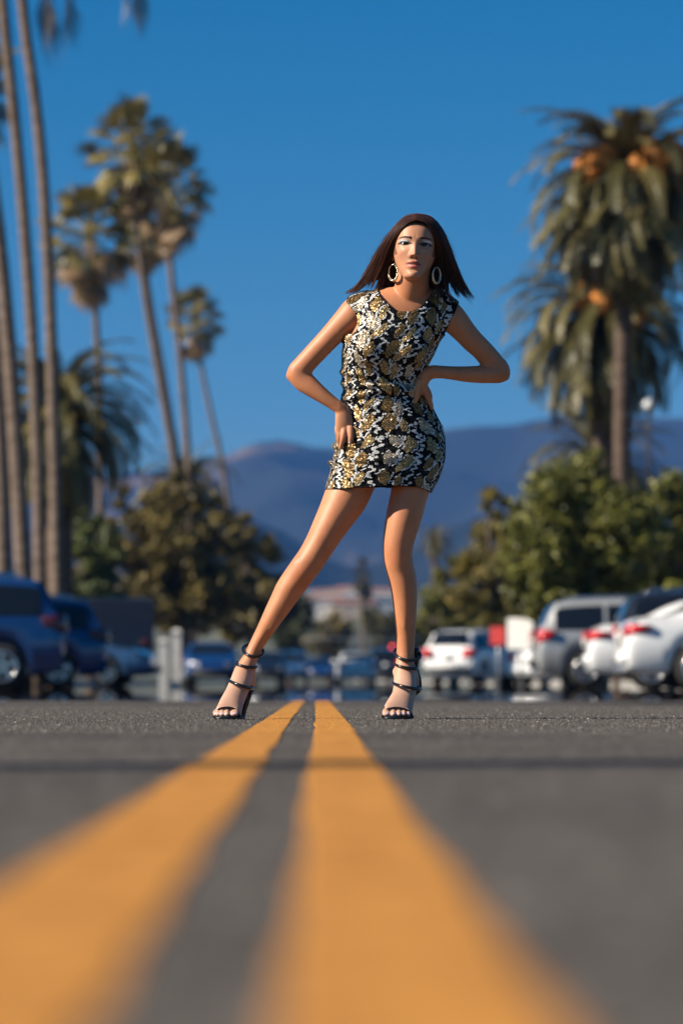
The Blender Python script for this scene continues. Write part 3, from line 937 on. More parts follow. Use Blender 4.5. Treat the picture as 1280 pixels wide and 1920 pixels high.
# sequins: one small foil disc each, sewn in a snakeskin pattern
def foil(name, rough, metal):
    m, t, b = mat(name); L = t.links.new
    a = t.nodes.new('ShaderNodeAttribute'); a.attribute_name = 'tint'
    L(a.outputs['Color'], b.inputs['Base Color'])
    setp(b, rough=rough, metal=metal, spec=0.4)
    return m
M_GOLD = foil('gold_sequin_foil', 0.33, 0.5)
M_WHITE = foil('white_sequin_foil', 0.42, 0.0)
M_BLACK = foil('black_sequin_foil', 0.35, 0.0)
dme.calc_loop_triangles()
nt = len(dme.loop_triangles)
tri = np.empty(nt * 3, np.int32); dme.loop_triangles.foreach_get('vertices', tri); tri = tri.reshape(-1, 3)
vc = get_co(dme) + np.array(person.location); vn = get_no(dme)
A, B, C = vc[tri[:, 0]], vc[tri[:, 1]], vc[tri[:, 2]]
area = 0.5 * np.linalg.norm(np.cross(B - A, C - A), axis=1)
NS = 150000
ti = rng.choice(nt, NS, p=area / area.sum())
r1, r2 = np.sqrt(rng.random(NS)), rng.random(NS)
w0, w1, w2 = 1 - r1, r1 * (1 - r2), r1 * r2
sp = A[ti] * w0[:, None] + B[ti] * w1[:, None] + C[ti] * w2[:, None]
sn = vn[tri[ti, 0]] * w0[:, None] + vn[tri[ti, 1]] * w1[:, None] + vn[tri[ti, 2]] * w2[:, None]
sn /= np.linalg.norm(sn, axis=1)[:, None]
spx, spy = toPix(sp)
# pattern coordinates: around the body and down it
zz = (1287 - spy) / 573.0
cx = np.interp(spy, [t_[0] for t_ in TRUNK], [(t_[1] + t_[2]) / 2 for t_ in TRUNK])
hwid = np.interp(spy, [t_[0] for t_ in TRUNK], [(t_[2] - t_[1]) / 2 for t_ in TRUNK]) / 573.0
cdy = np.interp(spy, [t_[0] for t_ in TRUNK], [t_[3] for t_ in TRUNK])
dx = (spx - cx) / 573.0
th = np.arctan2(dx / hwid, -(sp[:, 1] - D - cdy) / 0.105)
u = th * 0.150 + 0.02
vv_ = zz
u = u + 0.005 * np.sin(vv_ * 37 + u * 9) + 0.003 * np.sin(vv_ * 83 + 1)
vv_ = vv_ + 0.006 * np.sin(u * 31 + 2) + 0.003 * np.sin(u * 77)
UP, VP = 0.098, 0.060
iu = np.floor(u / UP); fu = u / UP - iu
kind = np.zeros(NS, int)        # 0 black 1 gold 2 white
tint = np.tile(np.array((0.012, 0.012, 0.013)), (NS, 1))
def hsh(a, b, c=0):
    q = np.sin(a * 127.1 + b * 311.7 + c * 74.7) * 43758.5453
    return q - np.floor(q)
def patch(cu, off, a, b, slant, cid):
    du = (fu - cu) * UP
    q = vv_ / VP + off + iu * 0.37
    iv = np.floor(q); dv = (q - iv - 0.5) * VP
    du2 = du - slant * dv
    jit = 0.72 + 0.45 * hsh(iu, iv, cid)
    du2 = du2 - (hsh(iu, iv, cid + 3) - 0.5) * 0.55 * dv
    mtr = np.maximum(np.abs(du2) / a, 0.62 * np.abs(du2) / a + np.abs(dv) / b) / jit
    mtr = mtr + 0.05 * np.sin(dv * 700 + cid) + 0.10 * np.sin(du2 * 330 + dv * 210 + 6 * hsh(iu, iv, cid + 2))
    return mtr, iv, du2, dv
for cu, off, a, b, slant, cid in ((0.25, 0.0, 0.0165, 0.0285, -0.10, 1), (0.615, 0.42, 0.0125, 0.0275, 0.25, 2)):
    mt, iv, du2, dv = patch(cu, off, a, b, slant, cid)
    g = mt < 1.0
    sel = hsh(iu, iv, cid + 5)
    stripe = 0.74 + 0.46 * np.sin((du2 + dv * (1.0 if cid == 1 else -0.8)) * 2 * np.pi / 0.0085)
    bt = np.where(sel > 0.84, 0, np.where(sel > 0.42, 1, 2))
    pal = np.array([(0.74, 0.60, 0.42), (0.60, 0.40, 0.17), (0.40, 0.245, 0.095)])
    c = pal[bt] * stripe[:, None] * (0.9 + 0.2 * rng.random(NS))[:, None]
    kind[g] = 1; tint[g] = c[g]
    # white strokes along one side of each patch
    line = (mt > 1.26) & (mt < 1.46) & (((du2 > 0) & (dv < 0.012) & (dv > -0.026)) | ((du2 < 0) & (dv > 0.012) & (dv < 0.03))) & (kind == 0)
    line &= hsh(iu, np.floor(dv * 260 + iv * 7), cid) > 0.22
    kind[line] = 2
zph = vv_ * 2 * np.pi / 0.022 + 1.3 * np.sin(vv_ * 61 + iu * 2.1) + 0.8 * np.sin(vv_ * 133 + iu)
zig = (0.0042 + 0.004 * hsh(np.floor(zph / np.pi), iu, 9)) * np.sign(np.sin(zph)) * np.abs(np.sin(zph)) ** 0.6
dz = np.abs((fu - 0.90) * UP - zig)
sq = (dz < 0.0022 + 0.0046 * hsh(np.floor(zph / np.pi + 0.5), iu, 4)) & (hsh(np.floor(vv_ / 0.0055), iu) > 0.16) & (kind != 1)
kind[sq] = 2
zig2 = 0.004 * np.sign(np.sin(vv_ * 2 * np.pi / 0.03 + 1))
sq2 = (np.abs((fu - 0.44) * UP - zig2) < 0.0026) & (hsh(np.floor(vv_ / 0.016), iu, 3) > 0.35) & (kind == 0)
kind[sq2] = 2
nw = (kind == 2).sum()
tint[kind == 2] = np.array((0.74, 0.73, 0.70)) * (0.8 + 0.35 * rng.random(nw))[:, None]
hemd = np.interp(spx, [611, 664, 710, 743, 779, 808], [918.5, 915.5, 912.5, 911.5, 912.5, 924]) - spy
keep = ~((kind == 0) & (rng.random(NS) < 0.93)) & (hemd > 2.2)
sp, sn, kind, tint = sp[keep], sn[keep], kind[keep], tint[keep]
n = len(sp)
# tilt each disc a little, more for gold
tl = np.where(kind == 1, 0.30, 0.14)[:, None]
nn = sn + rng.normal(0, 1, (n, 3)) * tl * 0.7 + np.array((0, 0, 0.24))
nn /= np.linalg.norm(nn, axis=1)[:, None]
a1 = np.cross(nn, np.array((0.3, 0.2, 1.0))); a1 /= np.linalg.norm(a1, axis=1)[:, None]
a2 = np.cross(nn, a1)
rad = (np.where(kind == 2, 0.0021, 0.0024) * (0.85 + 0.3 * rng.random(n)))[:, None]
cen = sp + sn * (0.0018 + 0.0012 * rng.random(n))[:, None]
vs = np.empty((n, 6, 3))
for j in range(6):
    aa = j * math.pi / 3
    vs[:, j] = cen + a1 * rad * math.cos(aa) + a2 * rad * math.sin(aa)
me = bpy.data.meshes.new('sequins')
me.vertices.add(n * 6); me.vertices.foreach_set('co', (vs.reshape(-1, 3) - np.array(person.location)).astype(np.float32).ravel())
me.loops.add(n * 6); me.loops.foreach_set('vertex_index', np.arange(n * 6, dtype=np.int32))
me.polygons.add(n); me.polygons.foreach_set('loop_start', np.arange(0, n * 6, 6, dtype=np.int32))
for q in (M_BLACK, M_GOLD, M_WHITE): me.materials.append(q)
me.polygons.foreach_set('material_index', kind.astype(np.int32))
vec_attr(me, 'tint', np.hstack([tint, np.ones((n, 1))]), dom='FACE')
me.update(calc_edges=True); me.validate()
sq_o = dataobj('sequins', me, dress); tag(sq_o, kind='stuff')

# ------------------------------------------------------------------ hair
M_HAIR, t_, b_ = mat('dark_brown_hair')
hi = t_.nodes.new('ShaderNodeAttribute'); hi.attribute_name = 'tint'
t_.links.new(hi.outputs['Color'], b_.inputs['Base Color'])
setp(b_, rough=0.42, spec=0.3)
HY = D - 0.208     # depth of the ear axis
# columns: inner edge, outer edge, depth of inner, depth of outer (offset from the ear axis)
SIDE = {
 'l': dict(inner=[(783, 412), (765, 418), (752, 430), (744.5, 446), (740, 463), (737, 481), (731, 502), (725, 523), (717, 548), (707, 571)],
           outer=[(784, 400.5), (760, 404.5), (738.5, 424), (723, 447), (709, 468), (696, 493), (683, 520), (671, 538), (659, 548), (646, 554)],
           yi=[-0.080, -0.074, -0.062, -0.042, -0.016, 0.016, 0.034, 0.042, 0.046, 0.05], yo=[-0.01, 0.0, 0.01, 0.02, 0.034, 0.048, 0.058, 0.066, 0.072, 0.078]),
 'r': dict(inner=[(780, 412), (797, 417), (807.5, 430), (813, 446), (816.5, 463), (817, 482), (814.5, 503), (813, 526), (817, 552), (826, 575)],
           outer=[(780, 400.5), (805, 404.5), (824, 423), (836, 448), (846, 477), (855, 503), (862, 524), (869, 543), (877, 561), (886, 578)],
           yi=[-0.080, -0.074, -0.062, -0.045, -0.026, -0.006, 0.0, -0.01, -0.04, -0.06], yo=[-0.01, 0.0, 0.0, 0.0, 0.005, 0.01, 0.02, 0.03, 0.03, 0.02])}
NSEG = 22
hv, hf, ht = [], [], []
def strand(pts, r0, c, tip=0.25):
    base = len(hv)
    m = len(pts)
    for i, p in enumerate(pts):
        t = (pts[min(i + 1, m - 1)] - pts[max(i - 1, 0)]); t.normalize()
        s = t.cross(Vector((0, 1, 0))); s.normalize(); b = s.cross(t)
        r = r0 * (1 - (1 - tip) * (i / (m - 1)) ** 2)
        for k in range(3):
            a = 2.094 * k + 0.5
            hv.append(p + s * r * math.cos(a) + b * r * math.sin(a)); ht.append(c)
    for i in range(m - 1):
        for k in range(3):
            q = (k + 1) % 3
            hf.append((base + 3 * i + k, base + 3 * i + q, base + 3 * i + 3 + q, base + 3 * i + 3 + k))
def hair_col(lj=0.5):
    k = min(1.0, random.random() * (0.45 + 1.1 * lj))
    c = Vector((0.028, 0.0115, 0.0085)).lerp(Vector((0.150, 0.055, 0.031)), k ** 1.7)
    if k > 0.9: c = c * 1.7
    return (c.x, c.y, c.z, 1)
for sd, g in SIDE.items():
    I = crom(g['inner'], NSEG); O = crom(g['outer'], NSEG); YI = crom([[q] for q in g['yi']], NSEG)[:, 0]; YO = crom([[q] for q in g['yo']], NSEG)[:, 0]
    lo = 1 if sd == 'r' else -1
    # solid mass under the strands
    rings = []
    for i in range(1, NSEG - 5):
        s = i / (NSEG - 1)
        a = I[i] * 0.96 + O[i] * 0.04; b = I[i] * 0.10 + O[i] * 0.90
        if s > 0.25:
            k = min(1, (s - 0.25) / 0.5); b = b * (1 - 0.40 * k) + a * 0.40 * k
        cxy = (a + b) / 2; hw = np.linalg.norm(b - a) / 2
        di = (b - a) / max(1e-6, np.linalg.norm(b - a))
        ring = []
        for j in range(16):
            A = 2 * math.pi * j / 16
            e = math.cos(A); q = cxy + di * hw * e
            ym = (YI[i] + YO[i]) / 2 + (YO[i] - YI[i]) / 2 * e
            ring.append(P(q[0], q[1], HY + ym + (0.012 + 0.020 * min(1, s * 2.5)) * math.sin(A) + 0.006))
        rings.append(ring)
    v, f = loft(rings)
    n0 = len(hv); hv += [Vector(q) for q in v]; hf += [tuple(x_ + n0 for x_ in q) for q in f]; ht += [(0.030, 0.0125, 0.009, 1)] * len(v)
    for k in range(4200):
        uu = random.random() ** 0.9
        lock = math.floor(uu * 15)
        lj = math.sin(lock * 12.9898 + (3 if sd == 'l' else 8)) * 43758.5453; lj -= math.floor(lj)
        layer = random.random()
        ln = random.uniform(0.66, 1.0) ** 0.8 * (0.78 + 0.22 * lj)
        if sd == 'l' and 0.25 < uu < 0.7: ln *= 0.88
        w1_ = random.gauss(0, 1); w2_ = random.gauss(0, 1); ph = random.uniform(0, 6.28)
        pts = []
        nn_ = 15
        for i in range(nn_):
            s = min(ln, 1.0) * i / (nn_ - 1)
            q = s * (NSEG - 1); i0 = min(int(q), NSEG - 2); fr = q - i0
            ii = I[i0] * (1 - fr) + I[i0 + 1] * fr; oo = O[i0] * (1 - fr) + O[i0 + 1] * fr
            yi = YI[i0] * (1 - fr) + YI[i0 + 1] * fr; yo = YO[i0] * (1 - fr) + YO[i0 + 1] * fr
            # locks draw together towards their ends
            u2 = uu * (1 - 0.78 * s ** 1.6) + ((lock + 0.5) / 15 + 0.05 * (lj - 0.5)) * 0.78 * s ** 1.6
            if sd == 'r':
                if uu < 0.58: u2 *= 1 - 0.34 * s ** 2
                else: u2 += 0.03 * s ** 3 * lj
            else:
                if uu < 0.45: u2 *= 1 - 0.30 * s ** 2
                else: u2 += 0.10 * s ** 3
            c = ii * (1 - u2) + oo * u2
            amp = 0.6 + 4.6 * s ** 1.8
            dxp = amp * 0.46 * w1_ + 1.6 * math.sin(s * 6 + ph) * s + 3.4 * math.sin(s * 4.6 + lock * 2.3) * s ** 1.3
            dyp = amp * 0.32 * w2_
            if sd == 'l': dxp -= 3.0 * max(0, lj - 0.5) * s ** 3 * 3
            else: dxp += 4.5 * max(0, lj - 0.4) * s ** 3 * 3; dyp -= (9 * max(0, lj - 0.62) * 3 + (9 * lj if uu >= 0.58 else 0)) * s ** 3
            yy = yi * (1 - u2) + yo * u2
            rt = min(1.0, s / 0.4); rt = rt * rt * (3 - 2 * rt)
            arch = 0.024 * math.sin(math.pi * min(1, max(0, u2))) * (1 - 0.3 * s) * (0.35 + 0.65 * rt)
            yy += -arch - 0.012 * (1 - layer) * (0.15 + 0.85 * rt) + 0.028 * layer * (0.3 + s)
            pts.append(P(c[0] + dxp, c[1] + dyp, HY + yy))
        strand(pts, random.uniform(0.0004, 0.0010), hair_col(lj))
    # loose flying hairs
    for k in range(200):
        uu = random.uniform(0.75, 1.06); s0 = random.uniform(0.22, 0.8); ang_ = random.uniform(-0.4, 0.7)
        q = s0 * (NSEG - 1); i0 = int(q)
        c = I[i0] * (1 - uu) + O[i0] * uu; yb = YO[i0]
        d0 = O[i0 + 1] - O[i0]; d0 /= np.linalg.norm(d0)
        d1 = np.array((lo * 1.0, 0.35 + ang_)); L_ = random.uniform(10, 34)
        pts = []
        for i in range(10):
            q2 = i / 9
            off = d0 * L_ * q2 + d1 * L_ * 0.35 * q2 ** 2 * random.uniform(0.9, 1.1)
            pts.append(P(c[0] + off[0], c[1] + off[1], HY + yb + 0.01 * q2))
        strand(pts, random.uniform(0.0003, 0.0006), hair_col(), 0.2)
# cap over the back of the skull
rings = []
for i in range(1, 26):
    z = -0.06 + 0.172 * i / 25
    zc = min(z, 0.1035)
    hw, yf, yc, yb = [np.interp(zc, HS[:, 0], HS[:, k]) for k in range(1, 5)]
    gsc = 0.004 if z < 0.1035 else 0.004 - (z - 0.1035) * 0.5
    rings.append([HM @ Vector(((hw + gsc) * math.cos(A), (yb + gsc) * math.sin(A) if math.sin(A) > 0 else (0.0 if z < 0.05 else (abs(yf) * 0.93 + gsc) * max(0, (z - 0.05) / 0.05) ** 0.7) * math.sin(A), z)) for A in np.linspace(0, 2 * math.pi, 40, endpoint=False)])
v, f = loft(rings)
n0 = len(hv); hv += [Vector(q) for q in v]; hf += [tuple(x_ + n0 for x_ in q) for q in f]; ht += [(0.030, 0.0125, 0.009, 1)] * len(v)
# hair hanging behind the neck
rings = []
for i in range(12):
    s = i / 11
    yp = 455 + 118 * s
    l_, r_2 = 738 - 30 * s, 818 + 14 * s
    rings.append([P((l_ + r_2) / 2 + (r_2 - l_) / 2 * math.cos(A), yp, HY + 0.075 + 0.02 * s + 0.03 * math.sin(A)) for A in np.linspace(0, 2 * math.pi, 20, endpoint=False)])
v, f = loft(rings)
n0 = len(hv); hv += [Vector(q) for q in v]; hf += [tuple(x_ + n0 for x_ in q) for q in f]; ht += [(0.030, 0.0125, 0.009, 1)] * len(v)
for k in range(500):
    x0 = random.uniform(-1, 1); x1 = x0 * 1.15 + random.gauss(0, 0.05); e = random.uniform(560, 584)
    pts = []
    for i in range(8):
        s = i / 7
        yp = 455 + (e - 455) * s
        pts.append(P(778 - 9 * s + (40 + 24 * s) * (x0 + (x1 - x0) * s), yp, HY + 0.045 + 0.02 * s + random.uniform(-.002, .002)))
    strand(pts, random.uniform(0.0007, 0.0013), hair_col())
hair = meshobj('hair', hv, hf, M_HAIR)
vec_attr(hair.data, 'tint', np.array(ht))
own(hair)

# ------------------------------------------------------------------ earrings
M_EARR = simple('pale_gold_metal', (0.80, 0.68, 0.48), 0.22, metal=1.0, var=0.1, scale=200, bump=0.4, bscale=400)
for cx_, cy_, wv, hh, ydep in ((736.5, 511, 8.3, 15, 0.005), (818, 516, 7, 15, -0.045)):
    pts = []; rr = []
    for k in range(33):
        A = 2 * math.pi * k / 32
        c0 = P(cx_ + wv * math.cos(A), cy_ - hh * math.sin(A), HY + ydep + (0.022 if cx_ < 770 else -0.022) * math.cos(A) * -1 - 0.006)
        pts.append(c0); rr.append(0.0034 - 0.0012 * math.sin(A))
    o = meshobj('earring', *tube(pts, rr, 8, False), M_EARR); own(o)

# ------------------------------------------------------------------ sandals
M_LEATH = simple('black_patent_leather', (0.010, 0.010, 0.011), 0.22, var=0.2, scale=40, spec=0.6)
M_SOLE = simple('black_sole_leather', (0.012, 0.011, 0.011), 0.35, var=0.2, scale=40)
def sandal(side):
    L_ = side == 'l'
    # sole plate: picture x, height, depth offset, half width
    prof = ([(467, .094, .082, .014), (466, .092, .055, .017), (461, .074, .020, .015), (452, .044, -.02, .017), (443, .016, -.060, .028), (436, .006, -.092, .040), (428, .0045, -.135, .045), (423, .0045, -.160, .034), (422, .0045, -.172, .016)]
            if L_ else
            [(772, .090, .082, .015), (771, .088, .055, .018), (767, .070, .020, .017), (761, .042, -.02, .019), (755, .016, -.060, .032), (749, .006, -.092, .046), (744, .0045, -.135, .048), (738, .0045, -.162, .034), (735, .0045, -.174, .016)])
    a = crom(prof, 26)
    rings = []
    for q in a:
        c = Vector((PX(q[0], D + q[2]), D + q[2], max(q[1], 0.0042)))
        rings.append([c + Vector((q[3] * sx, 0, hz_)) for sx, hz_ in ((-1, -0.0015), (-0.85, -0.0038), (0.85, -0.0038), (1, -0.0015), (1, 0.0015), (0.85, 0.0035), (-0.85, 0.0035), (-1, 0.0015))])
    v, f = loft(rings)
    so_ = meshobj('sandal', v, f, M_SOLE); own(so_)
    tag(so_, 'black strappy sandal on the foot ' + ('left of the yellow lines' if L_ else 'right of the yellow lines'))
    def strap(pts, r): own(meshobj('strap', *tube(pts, r, 8, True), M_LEATH), so_)
    def loop(cx_, cy_, hx, tilt, dep, dyc, drop, r):
        pts = []
        for k in range(37):
            A = 2 * math.pi * k / 36
            ca, sa = math.cos(A), math.sin(A)
            pts.append(P(cx_ + hx * ca, cy_ + tilt * ca + drop * sa, D + dyc - dep * sa))
        strap(pts, r)
    if L_:
        loop(474.5, 1220, 19, 2.5, 0.046, 0.032, 11, 0.0052)
        loop(461, 1247, 19.5, 3.5, 0.043, 0.022, 3.0, 0.0048)
        loop(452, 1283, 22.5, 7.5, 0.082, -0.004, 2.5, 0.0053)
        strap([P(x_, y_, D + d_) for x_, y_, d_ in crom([(402, 1346, -.118), (402.5, 1338, -.122), (410, 1330, -.126), (422, 1327, -.128), (433, 1327.5, -.128), (443, 1332, -.126), (448, 1340, -.12), (449, 1346, -.115)], 24)], 0.0040)
        ctr = [(472, 1213, .078, 9, .012), (475, 1240, .074, 8, .02), (474, 1262, .072, 7, .034), (475, 1280, .078, 8, .034), (471, 1292, .078, 10, .03)]
        heel = [(469, 1293, .076, .0125), (464, 1312, .072, .009), (459, 1332, .068, .0062), (457, 1344, .066, .0058)]
    else:
        loop(763.5, 1226, 24, 3, 0.05, 0.034, 12, 0.0053)
        loop(761, 1249, 20.5, 3.5, 0.044, 0.022, 3.0, 0.0048)
        loop(762.5, 1286, 26, 5.5, 0.084, -0.004, 2.5, 0.0053)
        strap([P(x_, y_, D + d_) for x_, y_, d_ in crom([(717.5, 1345, -.118), (718.5, 1337, -.122), (727, 1330, -.126), (740, 1327.5, -.128), (752, 1328.5, -.128), (764, 1332.5, -.126), (771, 1340, -.12), (773, 1346, -.115)], 24)], 0.0042)
        ctr = [(780, 1219, .062, 12, .036), (781, 1230, .066, 12, .04), (780, 1250, .066, 8, .036), (786, 1272, .076, 7, .034), (786.5, 1292, .080, 7, .034), (778, 1300, .078, 9, .03)]
        heel = [(775, 1296, .078, .0125), (771, 1314, .074, .009), (768, 1333, .070, .0062), (767, 1344, .068, .0058)]
    hk = Skin(); hk.limb(ctr, 18, 14, round0=True)
    own(hk.build('heel_counter', M_LEATH), so_)
    pts = [P(x_, y_, D + d_) for x_, y_, d_, r_ in heel]
    pts.append(Vector((pts[-1].x, pts[-1].y, 0.0005)))
    own(meshobj('heel', *tube(pts, [h_[3] for h_ in heel] + [0.0058], 12, True), M_LEATH), so_)
sandal('l'); sandal('r')
# ------------------------------------------------------------------ plants
def tint_leaf(name, rough=0.5, trans=0.0):
    m, t, b = mat(name); L = t.links.new
    a = t.nodes.new('ShaderNodeAttribute'); a.attribute_name = 'tint'
    L(a.outputs['Color'], b.inputs['Base Color'])
    setp(b, rough=rough, spec=0.35)
    return m
M_LEAF = tint_leaf('tree_leaf', 0.5)
def frond_material(name, c0, c1):
    m, t, b = mat(name); L = t.links.new
    oi = t.nodes.new('ShaderNodeObjectInfo')
    r = t.nodes.new('ShaderNodeValToRGB')
    r.color_ramp.elements[0].color = c0 + (1,); r.color_ramp.elements[1].color = c1 + (1,)
    L(oi.outputs['Random'], r.inputs[0]); L(r.outputs[0], b.inputs['Base Color'])
    setp(b, rough=0.42, spec=0.4)
    return m
M_DATE = frond_material('date_palm_frond', (0.075, 0.070, 0.022), (0.215, 0.175, 0.062))
M_FANG = frond_material('fan_palm_leaf', (0.095, 0.088, 0.020), (0.360, 0.280, 0.085))
M_DEAD = frond_material('dry_palm_leaf', (0.22, 0.135, 0.065), (0.38, 0.26, 0.14))
M_FRUIT = simple('orange_date_fruit', (0.55, 0.20, 0.025), 0.6, var=0.3, scale=8)
def bark(name, c, var=0.3):
    m, t, b = mat(name); L = t.links.new
    tc = t.nodes.new('ShaderNodeTexCoord')
    g = t.nodes.new('ShaderNodeMapping'); g.inputs['Scale'].default_value = (1.2, 1.2, 5.0)
    n = t.nodes.new('ShaderNodeTexNoise'); n.inputs['Scale'].default_value = 2.0; n.inputs['Detail'].default_value = 5
    L(tc.outputs['Object'], g.inputs[0]); L(g.outputs[0], n.inputs['Vector'])
    r = t.nodes.new('ShaderNodeValToRGB')
    r.color_ramp.elements[0].position = 0.32; r.color_ramp.elements[1].position = 0.68
    r.color_ramp.elements[0].color = tuple(q * (1 - var) for q in c) + (1,); r.color_ramp.elements[1].color = tuple(q * (1 + var) for q in c) + (1,)
    L(n.outputs['Fac'], r.inputs[0]); L(r.outputs[0], b.inputs['Base Color'])
    setp(b, rough=0.95, spec=0.1)
    bp = t.nodes.new('ShaderNodeBump'); bp.inputs['Strength'].default_value = 0.8; bp.inputs['Distance'].default_value = 0.06
    L(n.outputs['Fac'], bp.inputs['Height']); L(bp.outputs[0], b.inputs['Normal'])
    return m
M_PTRUNK = bark('palm_bark', (0.180, 0.135, 0.105))
M_DTRUNK = bark('date_palm_bark', (0.120, 0.085, 0.065))
M_TTRUNK = bark('tree_bark', (0.150, 0.115, 0.090))

def pinnate(seed, curve, L=3.4, pairs=46):
    """a feather leaf of a date palm: midrib with leaflets on both sides"""
    rd = random.Random(seed)
    N = 24
    pos = Vector((0, 0, 0)); mid = [pos.copy()]; dirs = []
    side_bend = rd.uniform(-0.25, 0.25)
    for i in range(N):
        s = (i + 0.5) / N
        a = -curve * s ** 1.35
        d = Vector((math.cos(a), side_bend * s * 0.5, math.sin(a))).normalized()
        dirs.append(d); pos = pos + d * (L / N); mid.append(pos.copy())
    v, f = tube(mid, [0.045 * (1 - 0.85 * i / N) for i in range(N + 1)], 4)
    mb = MB(); mb.add(v, f)
    for k in range(pairs):
        s = 0.10 + 0.90 * (k + 0.5) / pairs
        q = s * N; i0 = min(int(q), N - 1); fr = q - i0
        p = mid[i0].lerp(mid[i0 + 1], fr); d = dirs[i0]
        n = Vector((-d.z, 0, d.x)); sd = d.cross(n)
        ln = L * 0.125 * (0.35 + 0.65 * math.sin(math.pi * min(1, 0.15 + s * 0.85))) * rd.uniform(0.85, 1.12)
        for sg in (-1, 1):
            t = (d * rd.uniform(0.7, 1.1) + sd * sg * 0.8 + n * rd.uniform(-0.25, 0.35)).normalized()
            w = d * 0.024
            droop = Vector((0, 0, -1)) * ln * rd.uniform(0.06, 0.25)
            m0 = p + t * ln * 0.5; e = p + t * ln + droop
            mb.add([p - w * 0.6, p + w * 0.6, m0 + w, m0 - w, e], [(0, 1, 2, 3), (3, 2, 4)])
    me = bpy.data.meshes.new('frond'); me.from_pydata(mb.v, [], mb.f); me.update()
    return me

def fan_leaf(seed, dead=False, Lp=1.15, Lf=0.8):
    """a fan leaf: stalk and a half disc of folded fingers"""
    rd = random.Random(seed)
    mb = MB()
    bend = 0.9 if dead else 0.35
    stalk = [Vector((0, 0, 0)), Vector((Lp * 0.5, 0, 0.02)), Vector((Lp, 0, -0.10 * bend))]
    mb.tube(stalk, [0.035, 0.022, 0.016], 4)
    o = stalk[-1]
    n = 22
    for k in range(n):
        a = R(-115 + 230 * k / (n - 1)) * (0.45 if dead else 1.0)
        ln = Lf * (0.72 + 0.28 * math.cos(a)) * rd.uniform(0.85, 1.05)
        d = Vector((math.cos(a), math.sin(a), 0.0))
        s = Vector((-math.sin(a), math.cos(a), 0)) * (0.05 if not dead else 0.03)
        up = 0.05 if k % 2 else -0.03
        m0 = o + d * ln * 0.55 + Vector((0, 0, up - 0.05 * bend))
        e = o + d * ln * (0.92 if not dead else 0.85) + Vector((0, 0, -ln * (0.22 + 0.25 * bend) * rd.uniform(0.6, 1.3)))
        mb.add([o, m0 - s, e, m0 + s], [(0, 1, 2, 3)])
    me = bpy.data.meshes.new('leaf'); me.from_pydata(mb.v, [], mb.f); me.update()
    return me

FRONDS = []
for c, sd in ((0.9, 1), (1.45, 2), (1.9, 3), (2.4, 4), (1.7, 5), (2.15, 6)):
    me = pinnate(sd, c, 3.7, 95); me.materials.append(M_DATE); FRONDS.append(me)
FRONDS_DRY = []
for c, sd in ((1.5, 11), (2.0, 12)):
    me = pinnate(sd, c, 3.0, 34); me.materials.append(M_DEAD); FRONDS_DRY.append(me)
FANS = []
for sd in (1, 2, 3):
    me = fan_leaf(sd); me.materials.append(M_FANG); FANS.append(me)
FANS_DRY = []
for sd in (5, 6, 7):
    me = fan_leaf(sd, True, 1.0, 0.95); me.materials.append(M_DEAD); FANS_DRY.append(me)

def fruit_mesh():
    rd = random.Random(5); mb = MB()
    mb.tube([(0, 0, 0), (0.5, 0, 0.12), (0.85, 0, -0.05)], [0.04, 0.03, 0.02], 5)
    rings = []
    for i in range(1, 14):
        A = math.pi * i / 14
        rings.append([Vector((0.95 + 0.30 * math.sin(A) * math.cos(B) * rd.uniform(0.72, 1.2), 0.30 * math.sin(A) * math.sin(B) * rd.uniform(0.72, 1.2), -0.18 + 0.42 * math.cos(A) + rd.uniform(-.03, .03))) for B in np.linspace(0, 2 * math.pi, 18, endpoint=False)])
    v, f = loft(rings); mb.add(v, f)
    me = bpy.data.meshes.new('fruit_cluster'); me.from_pydata(mb.v, [], mb.f); me.update(); me.materials.append(M_FRUIT)
    return me
FRUIT = fruit_mesh()
M_DARKDRY = frond_material('old_dark_palm_leaf', (0.060, 0.045, 0.030), (0.13, 0.095, 0.060))
HANG = []
for sd in (21, 22, 23):
    me = fan_leaf(sd, True, 0.5, 1.9); me.materials.append(M_DARKDRY); HANG.append(me)

def trunk_path(path, Y, r0, r1, root, mat_, nm='trunk', ground=True, rough=0.06, sink=0.2):
    """path: picture points from the top down; one tapered, slightly knobbly stem"""
    pts = crom(path, 40)
    w = [P(a, b, Y) for a, b in pts]
    base = w[-1]
    if ground:
        w.append(Vector((base.x, base.y, -sink)))
    m = len(w)
    rad = []
    for i in range(m):
        s = i / (m - 1)
        rad.append((r1 + (r0 - r1) * s) * (1 + rough * mnoise.noise((i * 0.9, Y, 0)) + 0.35 * max(0, s - 0.9) * 6 * 0.3))
    v, f = tube(w, rad, 12)
    o = meshobj(nm, [Vector(q) - root.location for q in v], f, mat_, root)
    return o

